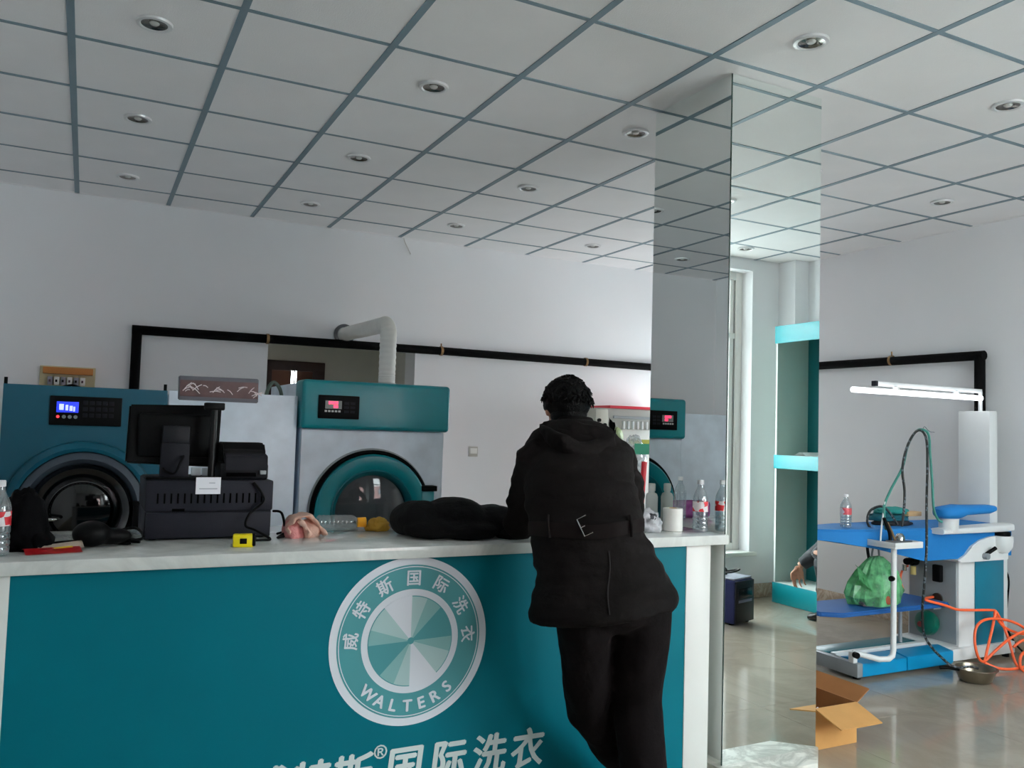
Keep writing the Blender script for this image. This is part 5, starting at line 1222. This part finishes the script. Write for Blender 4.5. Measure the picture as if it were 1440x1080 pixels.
# ------------------------------------------------------------------ man crouching by the shelf, only arm and shoe reach the mirror
cX, cY = 5.07, 1.32
Fd = Vector((.12, -.99, 0)).normalized(); Rd = Vector((Fd.y, -Fd.x, 0))     # facing the window wall; Rd = his right
hp = Vector((cX, cY+.06, .30)); ch_ = hp-Vector((0, 0, 0))+Fd*.20+UP*.38; nk = ch_+Fd*.06+UP*.16; hd = nk+Fd*.05+UP*.12
def side(s): return -Rd*s                                                    # s=+1 -> towards the shelf
kneeL = Vector((5.15, .80, .42)); kneeR = hp+Fd*.36+side(-1)*.10+UP*.12
ankL = Vector((5.15, .88, .09)); ankR = Vector((4.98, 1.16, .09))
shL = ch_+side(1)*.18+UP*.05; shR = ch_+side(-1)*.18+UP*.05
elL = Vector((5.33, .80, .63)); haL = Vector((5.145, .575, .385)); elR = lerp(shR, kneeR, .5)+side(-1)*.14; haR = kneeR+UP*.10-Fd*.10
bm = bmesh.new()
addloft(bm, [(hp-UP*.05, Rd*.15, Fd*.11), (hp+Fd*.06+UP*.12, Rd*.14, Fd*.10), (ch_, Rd*.17, Fd*.10), (lerp(ch_, nk, .6), Rd*.09, Fd*.07), (nk, Rd*.056, Fd*.06), (lerp(nk, hd, .6), Rd*.054, Fd*.058)], 24)
crot = Matrix((Rd, Fd, UP)).transposed()
addball(bm, hd, (.073, .09, .104), 3, crot); addball(bm, hd+Fd*.03-UP*.065, (.054, .064, .052), 3, crot); addball(bm, hd+Fd*.096-UP*.02, (.013, .02, .022), 2, crot)
for s in (-1, 1): addball(bm, hd+Rd*s*.075-UP*.012, (.009, .019, .03), 2, crot)
limbsec(bm, [hp+side(1)*.08, kneeL, ankL], [.085, .06, .036]); limbsec(bm, [hp+side(-1)*.08, kneeR, ankR], [.085, .06, .036])
limbsec(bm, [shL, elL, haL], [.05, .042, .027]); limbsec(bm, [shR, elR, haR], [.05, .042, .026])
addhand(bm, haL, Vector((-.12, .0, -1)), Vector((-.75, -.6, 0)), Vector((.6, .75, 0)), .3, 1.05); addhand(bm, haR, Fd-UP*.15, side(1), -UP, .35)
pc = remeshed('person', bm, skin_m, None, .006, 3); tag(pc, 'person crouching in dark jacket, one hanging hand reflected in the pillar mirror', 'person')
bm = bmesh.new()
addloft(bm, [(hp-UP*.07, Rd*.21, Fd*.16), (hp+Fd*.05+UP*.10, Rd*.20, Fd*.15), (ch_-UP*.06, Rd*.215, Fd*.15), (ch_+UP*.04, Rd*.20, Fd*.135), (lerp(ch_, nk, .6), Rd*.12, Fd*.10), (nk+UP*.0, Rd*.082, Fd*.08)], 26, 2.2)
limbsec(bm, [shL-side(1)*.03, shL, lerp(shL, elL, .5), elL, lerp(elL, haL, .6), lerp(elL, haL, .93)], [.08, .09, .09, .088, .068, .050]); limbsec(bm, [shR, lerp(shR, elR, .5), elR, lerp(elR, haR, .85)], [.085, .075, .07, .046])
remeshed('jacket', bm, M('dark_grey_jacket', (36, 38, 44), .75, var=.12, bump=.25, bscale=45), pc, .009, 3, wrinkle=.007, wfreq=10, seed=12)
bm = bmesh.new()
addloft(bm, [(hp+UP*.02, Rd*.17, Fd*.13), (hp-UP*.08, Rd*.17, Fd*.13)], 20)
limbsec(bm, [hp+side(1)*.08, lerp(hp+side(1)*.08, kneeL, .6), kneeL, lerp(kneeL, ankL, .5), ankL], [.105, .095, .082, .075, .066]); limbsec(bm, [hp+side(-1)*.08, lerp(hp+side(-1)*.08, kneeR, .6), kneeR, lerp(kneeR, ankR, .5), ankR], [.105, .095, .082, .075, .066])
remeshed('trousers', bm, M('charcoal_trousers', (40, 42, 46), .8, var=.1), pc, .010, 3, wrinkle=.007, wfreq=10, seed=14)
bm = bmesh.new(); addball(bm, hd+UP*.03-Fd*.008, (.084, .098, .092), 4, crot)
for v in bm.verts: v.co += (v.co-hd).normalized()*.008*noise.noise(v.co*45)
bmesh.ops.bisect_plane(bm, geom=bm.verts[:]+bm.edges[:]+bm.faces[:], plane_co=hd-UP*.03, plane_no=(Fd*.6-UP*.8).normalized(), clear_outer=True)
obj('hair', bm, hair_m, pc, smooth=True)
face(pc, hd, Fd, Rd, crot)
for a_, f_ in ((ankL, (Fd+side(1)*-.55).normalized()), (ankR, Fd)):
    bm = bmesh.new(); g_ = Vector((a_.x, a_.y, 0)); s_ = Vector((f_.y, -f_.x, 0))
    addloft(bm, [(g_-f_*.075+UP*.035, s_*.03, UP*.033), (g_-f_*.04+UP*.05, s_*.038, UP*.048), (g_+f_*.04+UP*.045, s_*.042, UP*.043), (g_+f_*.12+UP*.03, s_*.046, UP*.028), (g_+f_*.165+UP*.022, s_*.03, UP*.02)], 18, 2.4)
    remeshed('shoe', bm, shoe_m, pc, .007, 3)

# ------------------------------------------------------------------ origins: every single-mesh thing stands on its own base point
bpy.context.view_layer.update()
for o in list(COL.objects):
    if o.type == 'MESH' and o.parent is None and o.data.users == 1 and o.matrix_basis == Matrix.Identity(4):
        if o.name.startswith(('floor', 'ceiling', 'window', 'door')): continue
        vs = [v.co for v in o.data.vertices]
        c = Vector(((min(v.x for v in vs)+max(v.x for v in vs))/2, (min(v.y for v in vs)+max(v.y for v in vs))/2, min(v.z for v in vs)))
        mv = Matrix.Translation(-c); o.data.transform(mv); o.location = c
        for k in [k for k in COL.objects if k.parent == o]:
            k.data.transform(mv)
            for g in [g for g in COL.objects if g.parent == k]: g.data.transform(mv)
